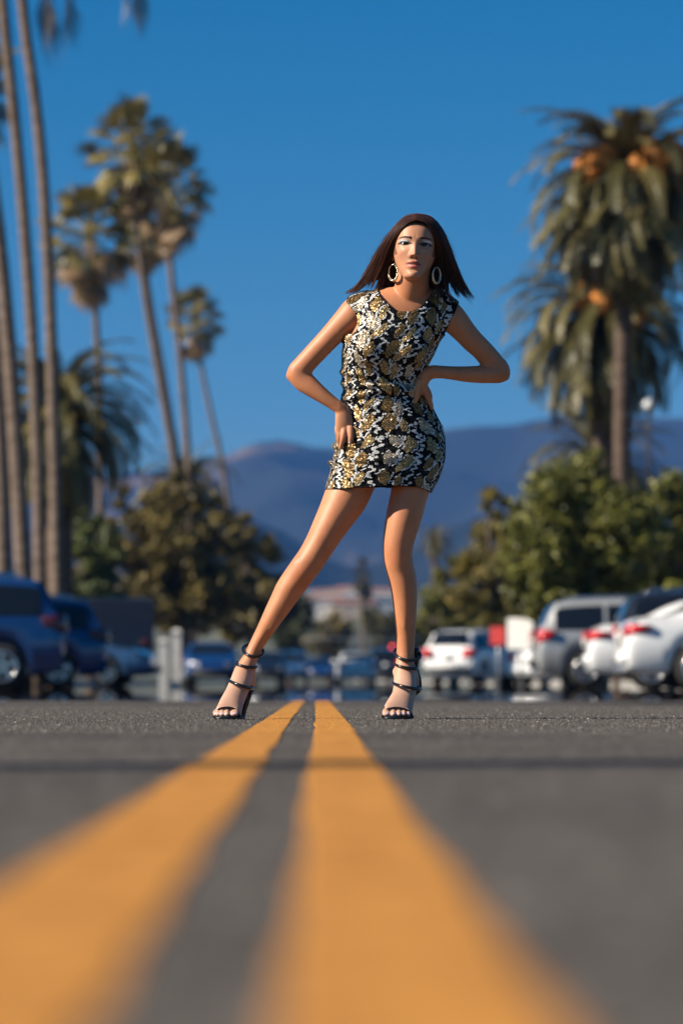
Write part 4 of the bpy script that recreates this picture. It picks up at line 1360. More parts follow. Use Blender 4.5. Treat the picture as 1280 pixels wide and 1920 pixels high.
def date_palm(label, crown, Y, size, path, tr, n=74, seed=0, fruit=5, dry=8, group='feather palms', low=-62):
    rd = random.Random(seed + 100)
    c = P(crown[0], crown[1], Y)
    base = P(path[-1][0], path[-1][1], Y)
    root = empty('date_palm', (base.x, Y, 0))
    tag(root, label, 'palm tree', group)
    trunk_path(path, Y, tr * 1.15, tr, root, M_DTRUNK, rough=0.10)
    lc = c - root.location
    # the boss of old leaf bases
    mb = MB()
    rings = []
    for i in range(9):
        s = i / 8
        rr = size * tr * (0.9 + 0.9 * math.sin(math.pi * (0.15 + 0.75 * s)))
        rings.append([lc + Vector((rr * math.cos(a) * (1 + 0.12 * math.sin(a * 7 + i)), rr * math.sin(a) * (1 + 0.12 * math.sin(a * 7 + i)), (-1.3 + 1.7 * s) * size)) for a in np.linspace(0, 2 * math.pi, 14, endpoint=False)])
    v, f = loft(rings); mb.add(v, f)
    mb.build('leaf_base', M_DTRUNK, root)
    for k in range(n):
        s = (k + 0.5) / n
        el = 84 - (84 - low) * s ** 0.8 + rd.uniform(-8, 8)
        az = k * 2.39996 + rd.uniform(-0.2, 0.2)
        if el > 45: me = FRONDS[rd.choice((1, 2, 4, 5))]
        elif el > 0: me = FRONDS[rd.choice((2, 4, 5, 3))]
        else: me = FRONDS[rd.choice((0, 1, 0, 4))]
        sc = size * rd.uniform(0.86, 1.08) * (1.0 if el > -30 else 0.92)
        dataobj('frond', me, root, lc + Vector((0, 0, 0.1 * el / 80)), (rd.uniform(-0.3, 0.3), -R(el), az), (sc, sc, sc))
    for k in range(dry):
        az = rd.uniform(0, 6.28); sc = size * rd.uniform(0.6, 0.85)
        dataobj('frond', rd.choice(FRONDS_DRY), root, lc + Vector((0, 0, -0.6)), (0, -R(rd.uniform(-78, -50)), az), (sc, sc, sc))
    for k in range(fruit):
        az = -1.57 + (k - (fruit - 1) / 2) * 0.62 + rd.uniform(-0.15, 0.15)
        sc = size * rd.uniform(1.1, 1.45)
        dataobj('fruit_cluster', FRUIT, root, lc + Vector((0, 0, 0.25)), (0, -R(rd.uniform(5, 38)), az), (sc, sc, sc))
    return root

def fan_palm(label, crown, Y, size, path, tr, n=40, nd=10, seed=0, group='fan palms'):
    rd = random.Random(seed + 500)
    c = P(crown[0], crown[1], Y)
    base = P(path[-1][0], path[-1][1], Y)
    root = empty('fan_palm', (base.x, Y, 0))
    tag(root, label, 'palm tree', group)
    trunk_path(path, Y, tr * 1.3, tr, root, M_PTRUNK)
    lc = c - root.location
    for k in range(n):
        s = (k + 0.5) / n
        el = 82 - 125 * s + rd.uniform(-12, 12); az = k * 2.39996 + rd.uniform(-0.3, 0.3)
        sc = size * rd.uniform(0.85, 1.12)
        dataobj('leaf', rd.choice(FANS), root, lc + Vector((0, 0, 0.35 * size * (1 - s))), (rd.uniform(-0.5, 0.5), -R(el), az), (sc, sc, sc))
    for k in range(nd):
        s = (k + 0.5) / nd
        el = -28 - 50 * s ** 0.7 + rd.uniform(-10, 10); az = k * 2.39996 + rd.uniform(-0.3, 0.3)
        sc = size * rd.uniform(0.65, 1.2)
        dataobj('dry_leaf', rd.choice(FANS_DRY), root, lc + Vector((0, 0, -size * (0.0 + 0.55 * s))), (rd.uniform(-0.6, 0.6), -R(el), az), (sc, sc, sc))
    return root

def crown_mesh(name, root, lobes, n, leaf, c0, c1, seed, clumps=70):
    """lobes: (centre Vector, rx, ry, rz) relative to root; leaves in clumps through the volume"""
    rg = np.random.default_rng(seed)
    cs, cr = [], []
    vol = np.array([l[1] * l[2] * l[3] for l in lobes]); vol = vol / vol.sum()
    for k in range(clumps):
        l = lobes[rg.choice(len(lobes), p=vol)]
        d = rg.normal(0, 1, 3); d /= np.linalg.norm(d)
        rr = rg.random() ** 0.42 * 1.02
        cs.append(np.array(l[0]) + d * rr * np.array(l[1:4])); cr.append(rg.uniform(0.18, 0.36) * min(l[1:4]) * 1.15)
    cs = np.array(cs); cr = np.array(cr)
    ti = rg.integers(0, clumps, n)
    d = rg.normal(0, 1, (n, 3)); d /= np.linalg.norm(d, axis=1)[:, None]
    p = cs[ti] + d * (cr[ti] * rg.random(n) ** 0.5)[:, None] * np.array((1.15, 1.15, 0.85))
    nr = d * 0.6 + rg.normal(0, 0.7, (n, 3)) + np.array((0, 0, 0.35)); nr /= np.linalg.norm(nr, axis=1)[:, None]
    a = np.cross(nr, rg.normal(0, 1, (n, 3))); a /= np.linalg.norm(a, axis=1)[:, None]
    b = np.cross(nr, a)
    sz = leaf * rg.uniform(0.6, 1.35, n)[:, None]
    v = np.empty((n, 4, 3))
    v[:, 0] = p - a * sz; v[:, 1] = p + b * sz * 0.42; v[:, 2] = p + a * sz; v[:, 3] = p - b * sz * 0.42
    ct = rg.random(clumps)
    k = np.clip(ct[ti] * 0.7 + rg.random(n) * 0.3, 0, 1)[:, None]
    tn = np.array(c0) * (1 - k) + np.array(c1) * k
    me = bpy.data.meshes.new(name)
    me.vertices.add(n * 4); me.vertices.foreach_set('co', v.astype(np.float32).ravel())
    me.loops.add(n * 4); me.loops.foreach_set('vertex_index', np.arange(n * 4, dtype=np.int32))
    me.polygons.add(n); me.polygons.foreach_set('loop_start', np.arange(0, n * 4, 4, dtype=np.int32))
    me.update(calc_edges=True)
    vec_attr(me, 'tint', np.hstack([tn, np.ones((n, 1))]), dom='FACE')
    me.materials.append(M_LEAF)
    return dataobj(name, me, root), cs

def leafy_tree(label, Y, lobes_px, trunk_px, tr, n, leaf, c0, c1, seed, group='leafy street trees', clumps=70):
    """lobes_px: (x, y, rx, ry) in the picture at depth Y"""
    k = Y / FPX
    base = P(trunk_px, 1287, Y)
    root = empty('leafy_tree', (base.x, Y, 0))
    tag(root, label, 'tree', group)
    lobes = []
    for (a, b, rx, ry) in lobes_px:
        c = P(a, b, Y) - root.location
        lobes.append((c, rx * k, rx * k * 0.9, ry * k))
    o, cs = crown_mesh('crown', root, lobes, n, leaf, c0, c1, seed, clumps)
    rd = random.Random(seed)
    top = sum((l[0] * (l[1] ** 3) for l in lobes), Vector()) / sum(l[1] ** 3 for l in lobes)
    fork = Vector((top.x * 0.25, 0, max(1.6, top.z - lobes[0][3] * 0.75)))
    fork.z = min(fork.z, top.z * 0.8)
    mb = MB()
    mb.tube([Vector((0, 0, -0.25)), Vector((0.05, 0, fork.z * 0.5)), fork], [tr * 1.25, tr, tr * 0.85], 9)
    idx = list(range(len(cs))); rd.shuffle(idx)
    for i in idx[:16]:
        e = Vector(cs[i])
        m = fork.lerp(e, 0.5) + Vector((rd.uniform(-.3, .3), rd.uniform(-.3, .3), rd.uniform(0, .4)))
        mb.tube([fork - Vector((0, 0, 0.15)), m, e], [tr * 0.5, tr * 0.28, tr * 0.08], 6)
    mb.build('trunk', M_TTRUNK, root)
    return root

def hanging_leaf(root, c, ex, ey, Y, sc, seed):
    """a dry leaf hanging from its own long stalk, tip at that spot"""
    tip = P(ex, ey, Y) - root.location
    st = tip + Vector((0, 0, 1.7 * sc))
    c = Vector(c)
    mid = c.lerp(st, 0.55) + Vector((0, 0, 0.25))
    v, f = tube([c, mid, st], [0.03, 0.025, 0.02], 5)
    o = meshobj('dry_leaf', v, f, M_FANG, root)
    rd = random.Random(seed)
    l2 = dataobj('blade', rd.choice(HANG), o, st, (0, R(88), rd.uniform(0, 6)), (sc * 1.0, sc * 0.26, sc * 0.26))

# tall fan palms on the left kerb, their crowns above the picture
pa = fan_palm('tall thin fan palm, second from the right of the close row at the left edge', (-30, -290), 97, 1.15,
         [(-30, -280), (-16, -150), (2, -30), (14, 90), (31, 250), (46, 420), (59, 600), (67, 760), (72, 900), (76, 1100)], 0.135, seed=1, group='fan palms of the close row at the left edge')
pb = fan_palm('tall thin fan palm trunk, rightmost of the close row at the left edge', (5, -300), 94, 1.25,
         [(5, -290), (22, -150), (38, -40), (50, 70), (67, 190), (81, 330), (91, 500), (97, 650), (101, 800), (105, 950), (108, 1110)], 0.13, seed=2, group='fan palms of the close row at the left edge')
lcb = P(5, -300, 94) - pb.location
for ex, ey, sc in ((90, 100, 1.25), (97, 84, 1.2), (84, 70, 1.1), (126, 92, 1.25), (136, 74, 1.1), (130, 60, 1.1), (240, 38, 1.0), (264, 52, 1.0), (254, 40, 1.0)):
    hanging_leaf(pb, lcb, ex, ey, 94, sc, int(ex))
fan_palm('tall fan palm trunk leaning in from outside, third from the right of the close row', (-80, -40), 101, 1.15,
         [(-80, -30), (-45, 150), (-18, 320), (2, 480), (15, 620), (26, 760), (36, 920), (46, 1100)], 0.18, seed=3, group='fan palms of the close row at the left edge')
fan_palm('fan palm trunk at the very edge, leftmost of the close row', (-75, 180), 108, 1.1,
         [(-70, 190), (-40, 400), (-16, 600), (-3, 760), (4, 920), (8, 1100)], 0.2, seed=4, group='fan palms of the close row at the left edge')
# the group further back
fan_palm('highest fan palm of the distant cluster left of the woman', (247, 292), 190, 1.55,
         [(247, 300), (256, 420), (270, 540), (290, 660), (310, 770), (324, 850), (332, 930), (336, 1100)], 0.165, seed=6, n=48, nd=18, group='fan palms of the distant cluster')
fan_palm('fan palm directly right of and below the highest one of the distant cluster', (312, 360), 196, 1.5,
         [(312, 370), (320, 500), (333, 620), (344, 740), (352, 850), (358, 930), (362, 1100)], 0.17, seed=7, n=48, nd=18, group='fan palms of the distant cluster')
fan_palm('slim fan palm half hidden between the two highest of the distant cluster', (275, 420), 205, 1.3,
         [(262, 415), (270, 480), (284, 580), (304, 690), (320, 790), (330, 860), (338, 1100)], 0.15, seed=8, n=48, nd=18, group='fan palms of the distant cluster')
fan_palm('fan palm with drooping tan skirt, leftmost of the distant cluster', (170, 450), 168, 1.4,
         [(172, 460), (179, 580), (184, 680), (187, 760), (188, 900), (190, 1100)], 0.145, seed=9, n=40, nd=26, group='fan palms of the distant cluster')
fan_palm('small low fan palm, rightmost and farthest of the distant cluster', (366, 605), 330, 1.6,
         [(366, 615), (376, 680), (392, 760), (408, 830), (418, 880), (428, 960), (436, 1120)], 0.2, seed=10, n=48, nd=18, group='fan palms of the distant cluster')
# feather palms
date_palm('broad feather palm behind the close row of trunks at the left', (112, 775), 112, 1.0,
          [(112, 790), (112, 900), (112, 1000), (112, 1110)], 0.38, n=130, seed=1, fruit=0, low=-78)
date_palm('tall feather palm with orange fruit, the higher one on the right', (1178, 345), 109, 1.08,
          [(1178, 370), (1172, 520), (1167, 660), (1165, 800), (1165, 1000), (1166, 1140)], 0.235, n=240, seed=3, fruit=7, low=-82)
date_palm('lower feather palm just behind the tall one on the right', (1130, 600), 124, 1.12,
          [(1128, 610), (1128, 720), (1130, 830), (1132, 1000), (1132, 1140)], 0.34, n=220, seed=4, fruit=3, low=-80)
date_palm('short feather palm whose fronds spread above the green tree on the right', (1120, 880), 145, 1.0,
          [(1120, 890), (1120, 1000), (1120, 1120)], 0.36, n=64, seed=5, fruit=0, low=-30)
date_palm('feather palm low behind the distant cluster on the left', (352, 905), 215, 1.0,
          [(352, 910), (354, 1000), (356, 1140)], 0.36, n=46, seed=6, fruit=0, low=-20)
date_palm('tiny far feather palm right of the woman\'s knee', (815, 1010), 330, 0.62,
          [(815, 1012), (815, 1080), (815, 1180)], 0.3, n=60, seed=7, fruit=0)

OL0, OL1 = (0.045, 0.038, 0.010), (0.250, 0.185, 0.045)
GR0, GR1 = (0.045, 0.050, 0.008), (0.230, 0.225, 0.038)
leafy_tree('large dark olive tree behind the parked cars on the left', 172, [(330, 1010, 105, 95), (255, 1040, 75, 95), (410, 1060, 80, 95), (340, 945, 75, 55), (320, 1120, 110, 70), (240, 960, 60, 60), (200, 1090, 70, 60)], 345, 0.34, 21000, 0.19, OL0, OL1, 21, clumps=190)
leafy_tree('small olive tree between the large dark one and the woman', 205, [(470, 1070, 62, 75), (440, 1000, 45, 60), (500, 1120, 50, 60), (450, 1150, 70, 55)], 470, 0.3, 11000, 0.19, OL0, OL1, 22)
leafy_tree('light green tree right behind the close palm trunks', 150, [(175, 1030, 60, 80), (150, 980, 45, 50), (170, 1110, 60, 50)], 172, 0.26, 9000, 0.15, (0.055, 0.070, 0.018), (0.15, 0.17, 0.045), 23)
leafy_tree('dark round tree nearest the vanishing point on the left', 290, [(548, 1165, 46, 60), (515, 1135, 38, 50)], 545, 0.3, 5000, 0.24, (0.02, 0.026, 0.01), (0.06, 0.07, 0.02), 24)
leafy_tree('bright green leafy tree in front of the feather palms on the right', 92, [(1085, 985, 110, 115), (1015, 1050, 85, 95), (1150, 1010, 90, 105), (1090, 895, 70, 55), (1050, 1120, 90, 45), (1140, 1110, 70, 40)], 1108, 0.26, 34000, 0.095, GR0, GR1, 31, clumps=260)
leafy_tree('yellowish olive tree at the left end of the right hand trees', 122, [(935, 965, 50, 72), (950, 1050, 72, 92), (900, 1100, 62, 75), (990, 1110, 70, 70), (930, 1150, 70, 45)], 945, 0.24, 24000, 0.105, (0.055, 0.050, 0.010), (0.260, 0.200, 0.040), 32, clumps=100)
leafy_tree('green tree cut by the right edge of the picture', 100, [(1245, 1010, 75, 110), (1290, 960, 80, 90), (1200, 1060, 60, 80), (1250, 1110, 70, 50)], 1248, 0.26, 20000, 0.10, GR0, GR1, 33, clumps=100)
leafy_tree('dull green tree low behind the woman\'s right side leg', 175, [(850, 1115, 60, 72), (805, 1150, 42, 55), (890, 1150, 50, 55), (840, 1175, 60, 40)], 850, 0.26, 11000, 0.16, OL0, GR1, 34)
leafy_tree('tall narrow tree far off between the woman\'s legs', 640, [(680, 1085, 14, 42), (680, 1120, 16, 40)], 680, 0.4, 2500, 0.45, (0.05, 0.045, 0.02), (0.12, 0.10, 0.04), 35, clumps=40)
leafy_tree('low dark tree between the woman\'s legs, left of the far white car', 430, [(610, 1200, 48, 40), (640, 1180, 40, 36)], 615, 0.3, 4000, 0.3, OL0, OL1, 36, clumps=50)
leafy_tree('low olive tree between the woman\'s legs, right of the far white car', 410, [(720, 1180, 42, 52), (760, 1190, 36, 46)], 728, 0.3, 4000, 0.3, OL0, (0.13, 0.12, 0.035), 37, clumps=50)
# street trees left of the picture that shade the parked cars, and the two palms whose shadows cross the road
for i, (x, y) in enumerate(((-12.5, 48), (-13, 60), (-12.2, 71), (-13, 84))):
    t_px = 592 + x / y * FPX
    leafy_tree('%s street tree outside the picture that shades the cars' % ('nearest', 'second', 'third', 'farthest')[i], y,
               [(t_px, 1287 - 5.6 / y * FPX, 3.2 / y * FPX, 2.6 / y * FPX), (t_px + 1.6 / y * FPX, 1287 - 5.0 / y * FPX, 2.2 / y * FPX, 2.0 / y * FPX)], t_px, 0.22, 4500, 0.2, OL0, OL1, 50 + i, group='street trees outside the picture', clumps=60)
for nm, x, y, tr in (('nearer', -20.0, -0.76, 0.20), ('farther', -20.0, 16.6, 0.22)):
    root = empty('fan_palm', (x, y, 0))
    tag(root, 'fan palm outside the picture whose shadow crosses the road, the %s one' % nm, 'palm tree', 'fan palms outside the picture')
    v, f = tube([(0, 0, -0.2), (0.1, 0, 6), (0.0, 0.1, 12), (0.1, 0, 17)], [tr * 1.15, tr, tr * 0.9, tr * 0.85], 10)
    meshobj('trunk', v, f, M_PTRUNK, root)
    for k in range(26):
        dataobj('leaf', FANS[k % 3], root, (0.1, 0, 17), (0.2, -R(75 - 5.5 * k), k * 2.4), (1.2, 1.2, 1.2))
# ------------------------------------------------------------------ vehicles
def paint_mat(name, c, rough=0.25, metal=0.0, coat=0.6):
    return simple(name, c, rough, metal=metal, var=0.05, scale=2, coat=coat, coatr=0.04)
M_CW = paint_mat('white_car_paint', (0.86, 0.86, 0.84))
M_CS = paint_mat('silver_car_paint', (0.46, 0.46, 0.45), 0.32, 0.35)
M_CB = paint_mat('sky_tinted_blue_car_paint', (0.010, 0.045, 0.16), 0.2, 0.1, 1.0)  # blue of the reflected sky put into the dark paint of the left cars
M_CG = paint_mat('sky_tinted_grey_car_paint', (0.04, 0.10, 0.22), 0.22, 0.2, 1.0)  # grey paint with reflected sky blue mixed into its colour
M_CK = paint_mat('black_car_paint', (0.012, 0.013, 0.018), 0.2, 0.0, 1.0)
M_CR = paint_mat('red_car_paint', (0.30, 0.02, 0.018))
M_GLASS = simple('tinted_car_glass', (0.010, 0.013, 0.018), 0.03, var=0.1, spec=0.6)
M_TYRE = simple('tyre_rubber', (0.018, 0.018, 0.018), 0.85, var=0.2, scale=20)
M_RIM = simple('alloy_rim', (0.55, 0.55, 0.56), 0.28, metal=0.9, var=0.1)
M_TRIM = simple('black_plastic_trim', (0.018, 0.018, 0.019), 0.6, var=0.2)
M_RED = simple('red_tail_lens', (0.55, 0.012, 0.012), 0.12, var=0.1, coat=1.0)
M_REDSHADE = simple('shaded_tail_lens', (0.05, 0.006, 0.008), 0.15, var=0.1, coat=1.0)  # red lens darkened for the shade the left cars stand in
M_LAMP = simple('clear_headlamp', (0.35, 0.36, 0.38), 0.3, var=0.1)
M_PLATE = simple('licence_plate', (0.70, 0.70, 0.68), 0.4, var=0.1)
M_CHROME = simple('chrome', (0.75, 0.75, 0.76), 0.08, metal=1.0, var=0.03)

KINDS = {
 # length stations: x, top height, half width ; belt height, cabin x range
 'sedan': dict(prof=[(-2.38, 0.62, .70), (-2.33, 0.90, .82), (-2.15, 1.03, .87), (-1.65, 1.08, .90), (-1.05, 1.36, .91), (-0.55, 1.445, .91), (0.1, 1.46, .91), (0.6, 1.38, .91), (1.25, 1.03, .91), (1.9, 0.92, .89), (2.25, 0.78, .82), (2.38, 0.60, .70)], belt=0.98, cab=(-1.5, 1.15), wb=1.36, wr=0.325),
 'suv': dict(prof=[(-2.36, 0.70, .74), (-2.32, 1.02, .86), (-2.22, 1.22, .90), (-2.02, 1.62, .91), (-1.75, 1.72, .92), (-0.6, 1.77, .93), (0.3, 1.73, .93), (0.75, 1.60, .93), (1.30, 1.16, .93), (1.95, 1.06, .92), (2.28, 0.90, .86), (2.38, 0.70, .76)], belt=1.10, cab=(-2.2, 1.25), wb=1.40, wr=0.365),
 'van': dict(prof=[(-2.75, 0.75, .86), (-2.72, 1.4, .95), (-2.68, 2.25, .96), (-2.5, 2.38, .97), (0.2, 2.38, .97), (1.0, 2.28, .97), (1.5, 1.75, .96), (1.95, 1.22, .95), (2.55, 1.02, .92), (2.75, 0.75, .84)], belt=1.28, cab=(0.2, 1.9), wb=1.75, wr=0.36),
}
def car(kind, label, loc, heading, paint, group, glass=M_GLASS, tail=None):
    """heading: angle of the nose, 0 = +X"""
    K = KINDS[kind]
    loc = (loc[0], loc[1], G(loc[1]))
    root = empty('parked_car' if kind != 'van' else 'van', loc, heading)
    tag(root, label, 'van' if kind == 'van' else 'car', group)
    a = crom(K['prof'], 64)
    belt = K['belt']; c0, c1 = K['cab']
    rings = []
    info = []
    for x, top, hw in a:
        cabin = max(0.0, top - belt)
        sill = 0.24 + 0.10 * max(0, abs(x) - 1.9)
        # wheel arches
        for wx in (-K['wb'], K['wb']):
            dxw = abs(x - wx)
            if dxw < K['wr'] + 0.06: sill = max(sill, math.sqrt(max(0, (K['wr'] + 0.06) ** 2 - dxw ** 2)) + K['wr'] - 0.02)
        bt = min(belt, top - 0.03)
        sill = min(sill, bt - 0.12)
        tum = hw * (1 - 0.30 * min(1, cabin / 0.45) * (0.75 if kind != 'van' else 0.25))
        ring = [(0, sill), (hw * 0.86, sill), (hw * 0.985, sill + 0.07), (hw, (sill + bt) / 2 + 0.05), (hw * 0.975, bt), (hw * 0.955 if cabin > 0.05 else hw * 0.90, bt + min(0.03, max(0.01, cabin))), (tum, top - 0.05 if cabin > 0.1 else top - 0.012), (tum * 0.86, top - 0.008), (tum * 0.4, top + 0.012), (0, top + 0.015)]
        full = ring + [(-p[0], p[1]) for p in ring[-2:0:-1]]
        rings.append([Vector((x, p[0], p[1])) for p in full])
        info.append((x, top, hw, tum, bt, cabin))
    v, f = loft(rings)
    bodyc = meshobj('body', v, f, paint, root)
    # glass along the cabin sides
    def side_glass(s, xa, xb):
        mb = MB(); q = []
        for x in np.linspace(xa, xb, 12):
            top = np.interp(x, a[:, 0], a[:, 1]); hw = np.interp(x, a[:, 0], a[:, 2]); cab_ = max(0, top - belt)
            if cab_ < 0.16: continue
            tum = hw * (1 - 0.30 * min(1, cab_ / 0.45) * (0.75 if kind != 'van' else 0.25))
            y0, z0 = hw * 0.955, belt + 0.045; y1, z1 = tum, top - 0.05
            k = 1 - 0.07 / max(0.2, (z1 - z0))
            lo_ = Vector((x, s * (y0 + 0.008), z0)); hi_ = Vector((x, s * (y0 + (y1 - y0) * k + 0.010), z0 + (z1 - z0) * k))
            q.append((lo_, hi_))
        if len(q) < 2: return
        vs = [p for pr in q for p in pr]
        mb.add(vs, [(2 * i, 2 * i + 2, 2 * i + 3, 2 * i + 1) for i in range(len(q) - 1)])
        mb.build('side_window', glass, root)
    for s in (-1, 1):
        if kind == 'van': side_glass(s, 0.35, 1.7)
        elif kind == 'suv':
            for xa, xb in ((-2.0, -1.05), (-0.97, -0.05), (0.03, 1.05)): side_glass(s, xa, xb)
        else:
            for xa, xb in ((-1.45, -0.12), (-0.04, 1.1)): side_glass(s, xa, xb)
    def across(nm, xa, xb, m):
        """glass across the body between two stations"""
        vs = []; n = 8
        xs = np.linspace(xa, xb, 7)
        for x in xs:
            top = np.interp(x, a[:, 0], a[:, 1]); hw = np.interp(x, a[:, 0], a[:, 2]); cab_ = max(0, top - belt)
            tum = hw * (1 - 0.30 * min(1, cab_ / 0.45) * (0.75 if kind != 'van' else 0.25))
            for k in range(n + 1):
                y = (k / n * 2 - 1) * tum * 0.84
                sl_ = 1 if xa > 0 else -1
                vs.append((x + 0.012 * sl_, y, top + 0.022 + 0.008 * (1 - (y / tum) ** 2)))
        fs = [(i * (n + 1) + k, i * (n + 1) + k + 1, (i + 1) * (n + 1) + k + 1, (i + 1) * (n + 1) + k) for i in range(6) for k in range(n)]
        meshobj(nm, vs, fs, m, root)
    if kind == 'sedan': across('windscreen', 0.66, 1.18, glass); across('rear_window', -1.55, -0.95, glass)
    elif kind == 'suv': across('windscreen', 0.80, 1.24, glass); across('rear_window', -2.21, -1.98, glass)
    else: across('windscreen', 1.08, 1.9, glass)
    # wheels
    for wx in (-K['wb'], K['wb']):
        for s in (-1, 1):
            r = K['wr']
            y = s * 0.80
            def disc(rr, ya, yb, n=20):
                return [[Vector((wx + rr_ * math.cos(t), yy, r + rr_ * math.sin(t))) for t in np.linspace(0, 2 * math.pi, n, endpoint=False)] for rr_, yy in ((rr * 0.80, ya), (rr, ya + (yb - ya) * 0.18), (rr, ya + (yb - ya) * 0.82), (rr * 0.80, yb))]
            v, f = loft(disc(r, y - 0.11, y + 0.11))
            wo_ = meshobj('wheel', v, f, M_TYRE, root)
            mb = MB()
            v, f = loft([[Vector((wx + rr_ * math.cos(t), y + s * yy, r + rr_ * math.sin(t))) for t in np.linspace(0, 2 * math.pi, 20, endpoint=False)] for rr_, yy in ((r * 0.68, 0.10), (r * 0.66, 0.118), (r * 0.58, 0.122), (r * 0.56, 0.112))], cap=False)
            mb.add(v, f)
            for k in range(5):
                t = 2 * math.pi * k / 5 + 0.3
                d = Vector((math.cos(t), 0, math.sin(t))); p = Vector((-math.sin(t), 0, math.cos(t)))
                c = Vector((wx, y + s * 0.118, r))
                mb.add([c + p * 0.04, c - p * 0.04, c + d * r * 0.6 - p * 0.025, c + d * r * 0.6 + p * 0.025], [(0, 1, 2, 3)])
            mb.build('rim', M_RIM, wo_)
    # lamps, bumpers, plate, mirrors, handles
    zt = {'sedan': 0.86, 'suv': 1.02, 'van': 1.15}[kind]; xr = a[0][0]; xf = a[-1][0]
    hwr = np.interp(xr + 0.12, a[:, 0], a[:, 2]); hwf = np.interp(xf - 0.2, a[:, 0], a[:, 2])
    for s in (-1, 1):
        mb = MB()
        hgt = 0.16 if kind == 'sedan' else 0.27
        q = [(xr + 0.01, s * hwr * 0.55, zt - hgt / 2), (xr + 0.04, s * hwr * 0.93, zt - hgt / 2), (xr + 0.36, s * (hwr + 0.055), zt - hgt * 0.1)]
        q2 = [(xr + 0.045, s * hwr * 0.60, zt + hgt / 2), (xr + 0.075, s * hwr * 0.95, zt + hgt / 2), (xr + 0.40, s * (hwr + 0.052), zt + hgt * 0.42)]
        off = Vector((-0.03, s * 0.02, 0))
        mb.add([Vector(p) + off for p in q + q2], [(0, 1, 4, 3), (1, 2, 5, 4)])
        ob = mb.build('tail_light', tail or M_RED, root)
        md = ob.modifiers.new('thick', 'SOLIDIFY'); md.thickness = 0.05; md.offset = -1
        mb = MB(); zf = {'sedan': 0.68, 'suv': 0.86, 'van': 0.9}[kind]
        q = [(xf - 0.02, s * hwf * 0.50, zf - 0.07), (xf - 0.08, s * hwf * 0.90, zf - 0.05), (xf - 0.36, s * (hwf + 0.05), zf + 0.02)]
        q2 = [(xf - 0.06, s * hwf * 0.50, zf + 0.08), (xf - 0.14, s * hwf * 0.88, zf + 0.10), (xf - 0.40, s * (hwf + 0.03), zf + 0.14)]
        mb.add([Vector(p) + Vector((0.03, s * 0.015, 0)) for p in q + q2], [(0, 1, 4, 3), (1, 2, 5, 4)])
        mb.build('headlight', M_LAMP, root)
        mb = MB(); xm = c1 - 0.35 if kind != 'van' else 1.45
        mb.box((xm, s * (np.interp(xm, a[:, 0], a[:, 2]) + 0.10), belt + 0.10), (0.13, 0.20, 0.14), 0, 0.85)
        mb.build('mirror', paint, root)
        for hx in ((0.0,) if kind == 'van' else (-0.78, 0.18)):
            mb = MB(); mb.box((hx, s * (np.interp(hx, a[:, 0], a[:, 2]) + 0.012), belt - 0.13), (0.20, 0.03, 0.03)); mb.build('door_handle', M_CHROME if kind != 'van' else M_TRIM, root)
    mb = MB(); mb.box((xr + 0.02, 0, 0.47), (0.14, 2 * hwr * 0.93, 0.16), 0, 0.97); mb.build('rear_bumper', paint if kind == 'sedan' else M_TRIM, root)
    mb = MB(); mb.box((xf - 0.03, 0, 0.42), (0.14, 2 * hwf * 0.90, 0.16), 0, 0.97); mb.build('front_bumper', M_TRIM, root)
    mb = MB(); mb.box((xr - 0.045, 0, zt - 0.10), (0.03, 0.32, 0.16)); mb.build('licence_plate', M_PLATE, root)
    if kind == 'suv':
        for s in (-1, 1):
            mb = MB(); mb.tube([(-1.7, s * 0.60, 1.75), (-1.6, s * 0.60, 1.80), (0.0, s * 0.60, 1.82), (0.15, s * 0.60, 1.77)], 0.018, 6); mb.build('roof_rail', M_CHROME, root)
    return root

def at(px_, Y):
    return (PX(px_, Y), Y, 0.0)
GR_, GL_, GM_ = 'cars parked nose in on the right', 'cars parked in the shade on the left', 'distant traffic and parked cars down the road'
def rear_at(px_, Y, heading, L_=2.36, wy=0.0):
    """centre of a car whose rear end stands at that spot"""
    x = PX(px_, Y)
    return (x + L_ * math.cos(heading) - wy * math.sin(heading), Y + L_ * math.sin(heading) + wy * math.cos(heading), 0.0)
hd = R(1)
car('sedan', 'white sedan cut by the right edge, its red tail lamp towards the road', rear_at(1170, 52, hd, 2.36, 0.55), hd, M_CW, GR_)
car('suv', 'dark suv between the two white sedans on the right', rear_at(1150, 67, hd, 2.36, 0.5), hd, M_CK, GR_)
car('sedan', 'white sedan half hidden between the dark suv and the silver suv', rear_at(1102, 59, R(-3), 2.36, 0.5), R(-3), M_CW, GR_)
car('suv', 'silver suv, leftmost of the big cars parked on the right', rear_at(1004, 73, R(1), 2.36, 0.5), R(1), M_CS, GR_)
car('sedan', 'white car with red tail lamps below the red board', rear_at(950, 120, R(55), 2.36, 0.0), R(55), M_CW, GR_)
car('sedan', 'second white car with red tail lamps, touching the silver suv in the picture', rear_at(990, 112, R(50), 2.36, 0.0), R(50), M_CW, GR_)
car('sedan', 'dark red car between the white suv and the white cars on the right', rear_at(892, 134, R(-22), 2.36, 0.3), R(-22), M_CR, GR_)
car('suv', 'white suv just right of the woman\'s right side foot', rear_at(838, 118, R(62), 2.36, 0.0), R(62), M_CW, GR_)
car('sedan', 'white car far down the road between the woman\'s feet', (PX(666, 178), 178, 0), R(92), M_CW, GM_)
car('suv', 'black car right of the far white one, behind the woman\'s foot', (PX(722, 190), 190, 0), R(90), M_CK, GM_)
car('sedan', 'dark blue car far off above the yellow lines', (PX(600, 215), 215, 0), R(-90), M_CB, GM_)
car('suv', 'grey blue car far off, left of the dark blue one', (PX(548, 205), 205, 0), R(-90), M_CG, GM_)
car('sedan', 'black car far off behind the woman\'s left side ankle', (PX(500, 170), 170, 0), R(-88), M_CK, GM_)
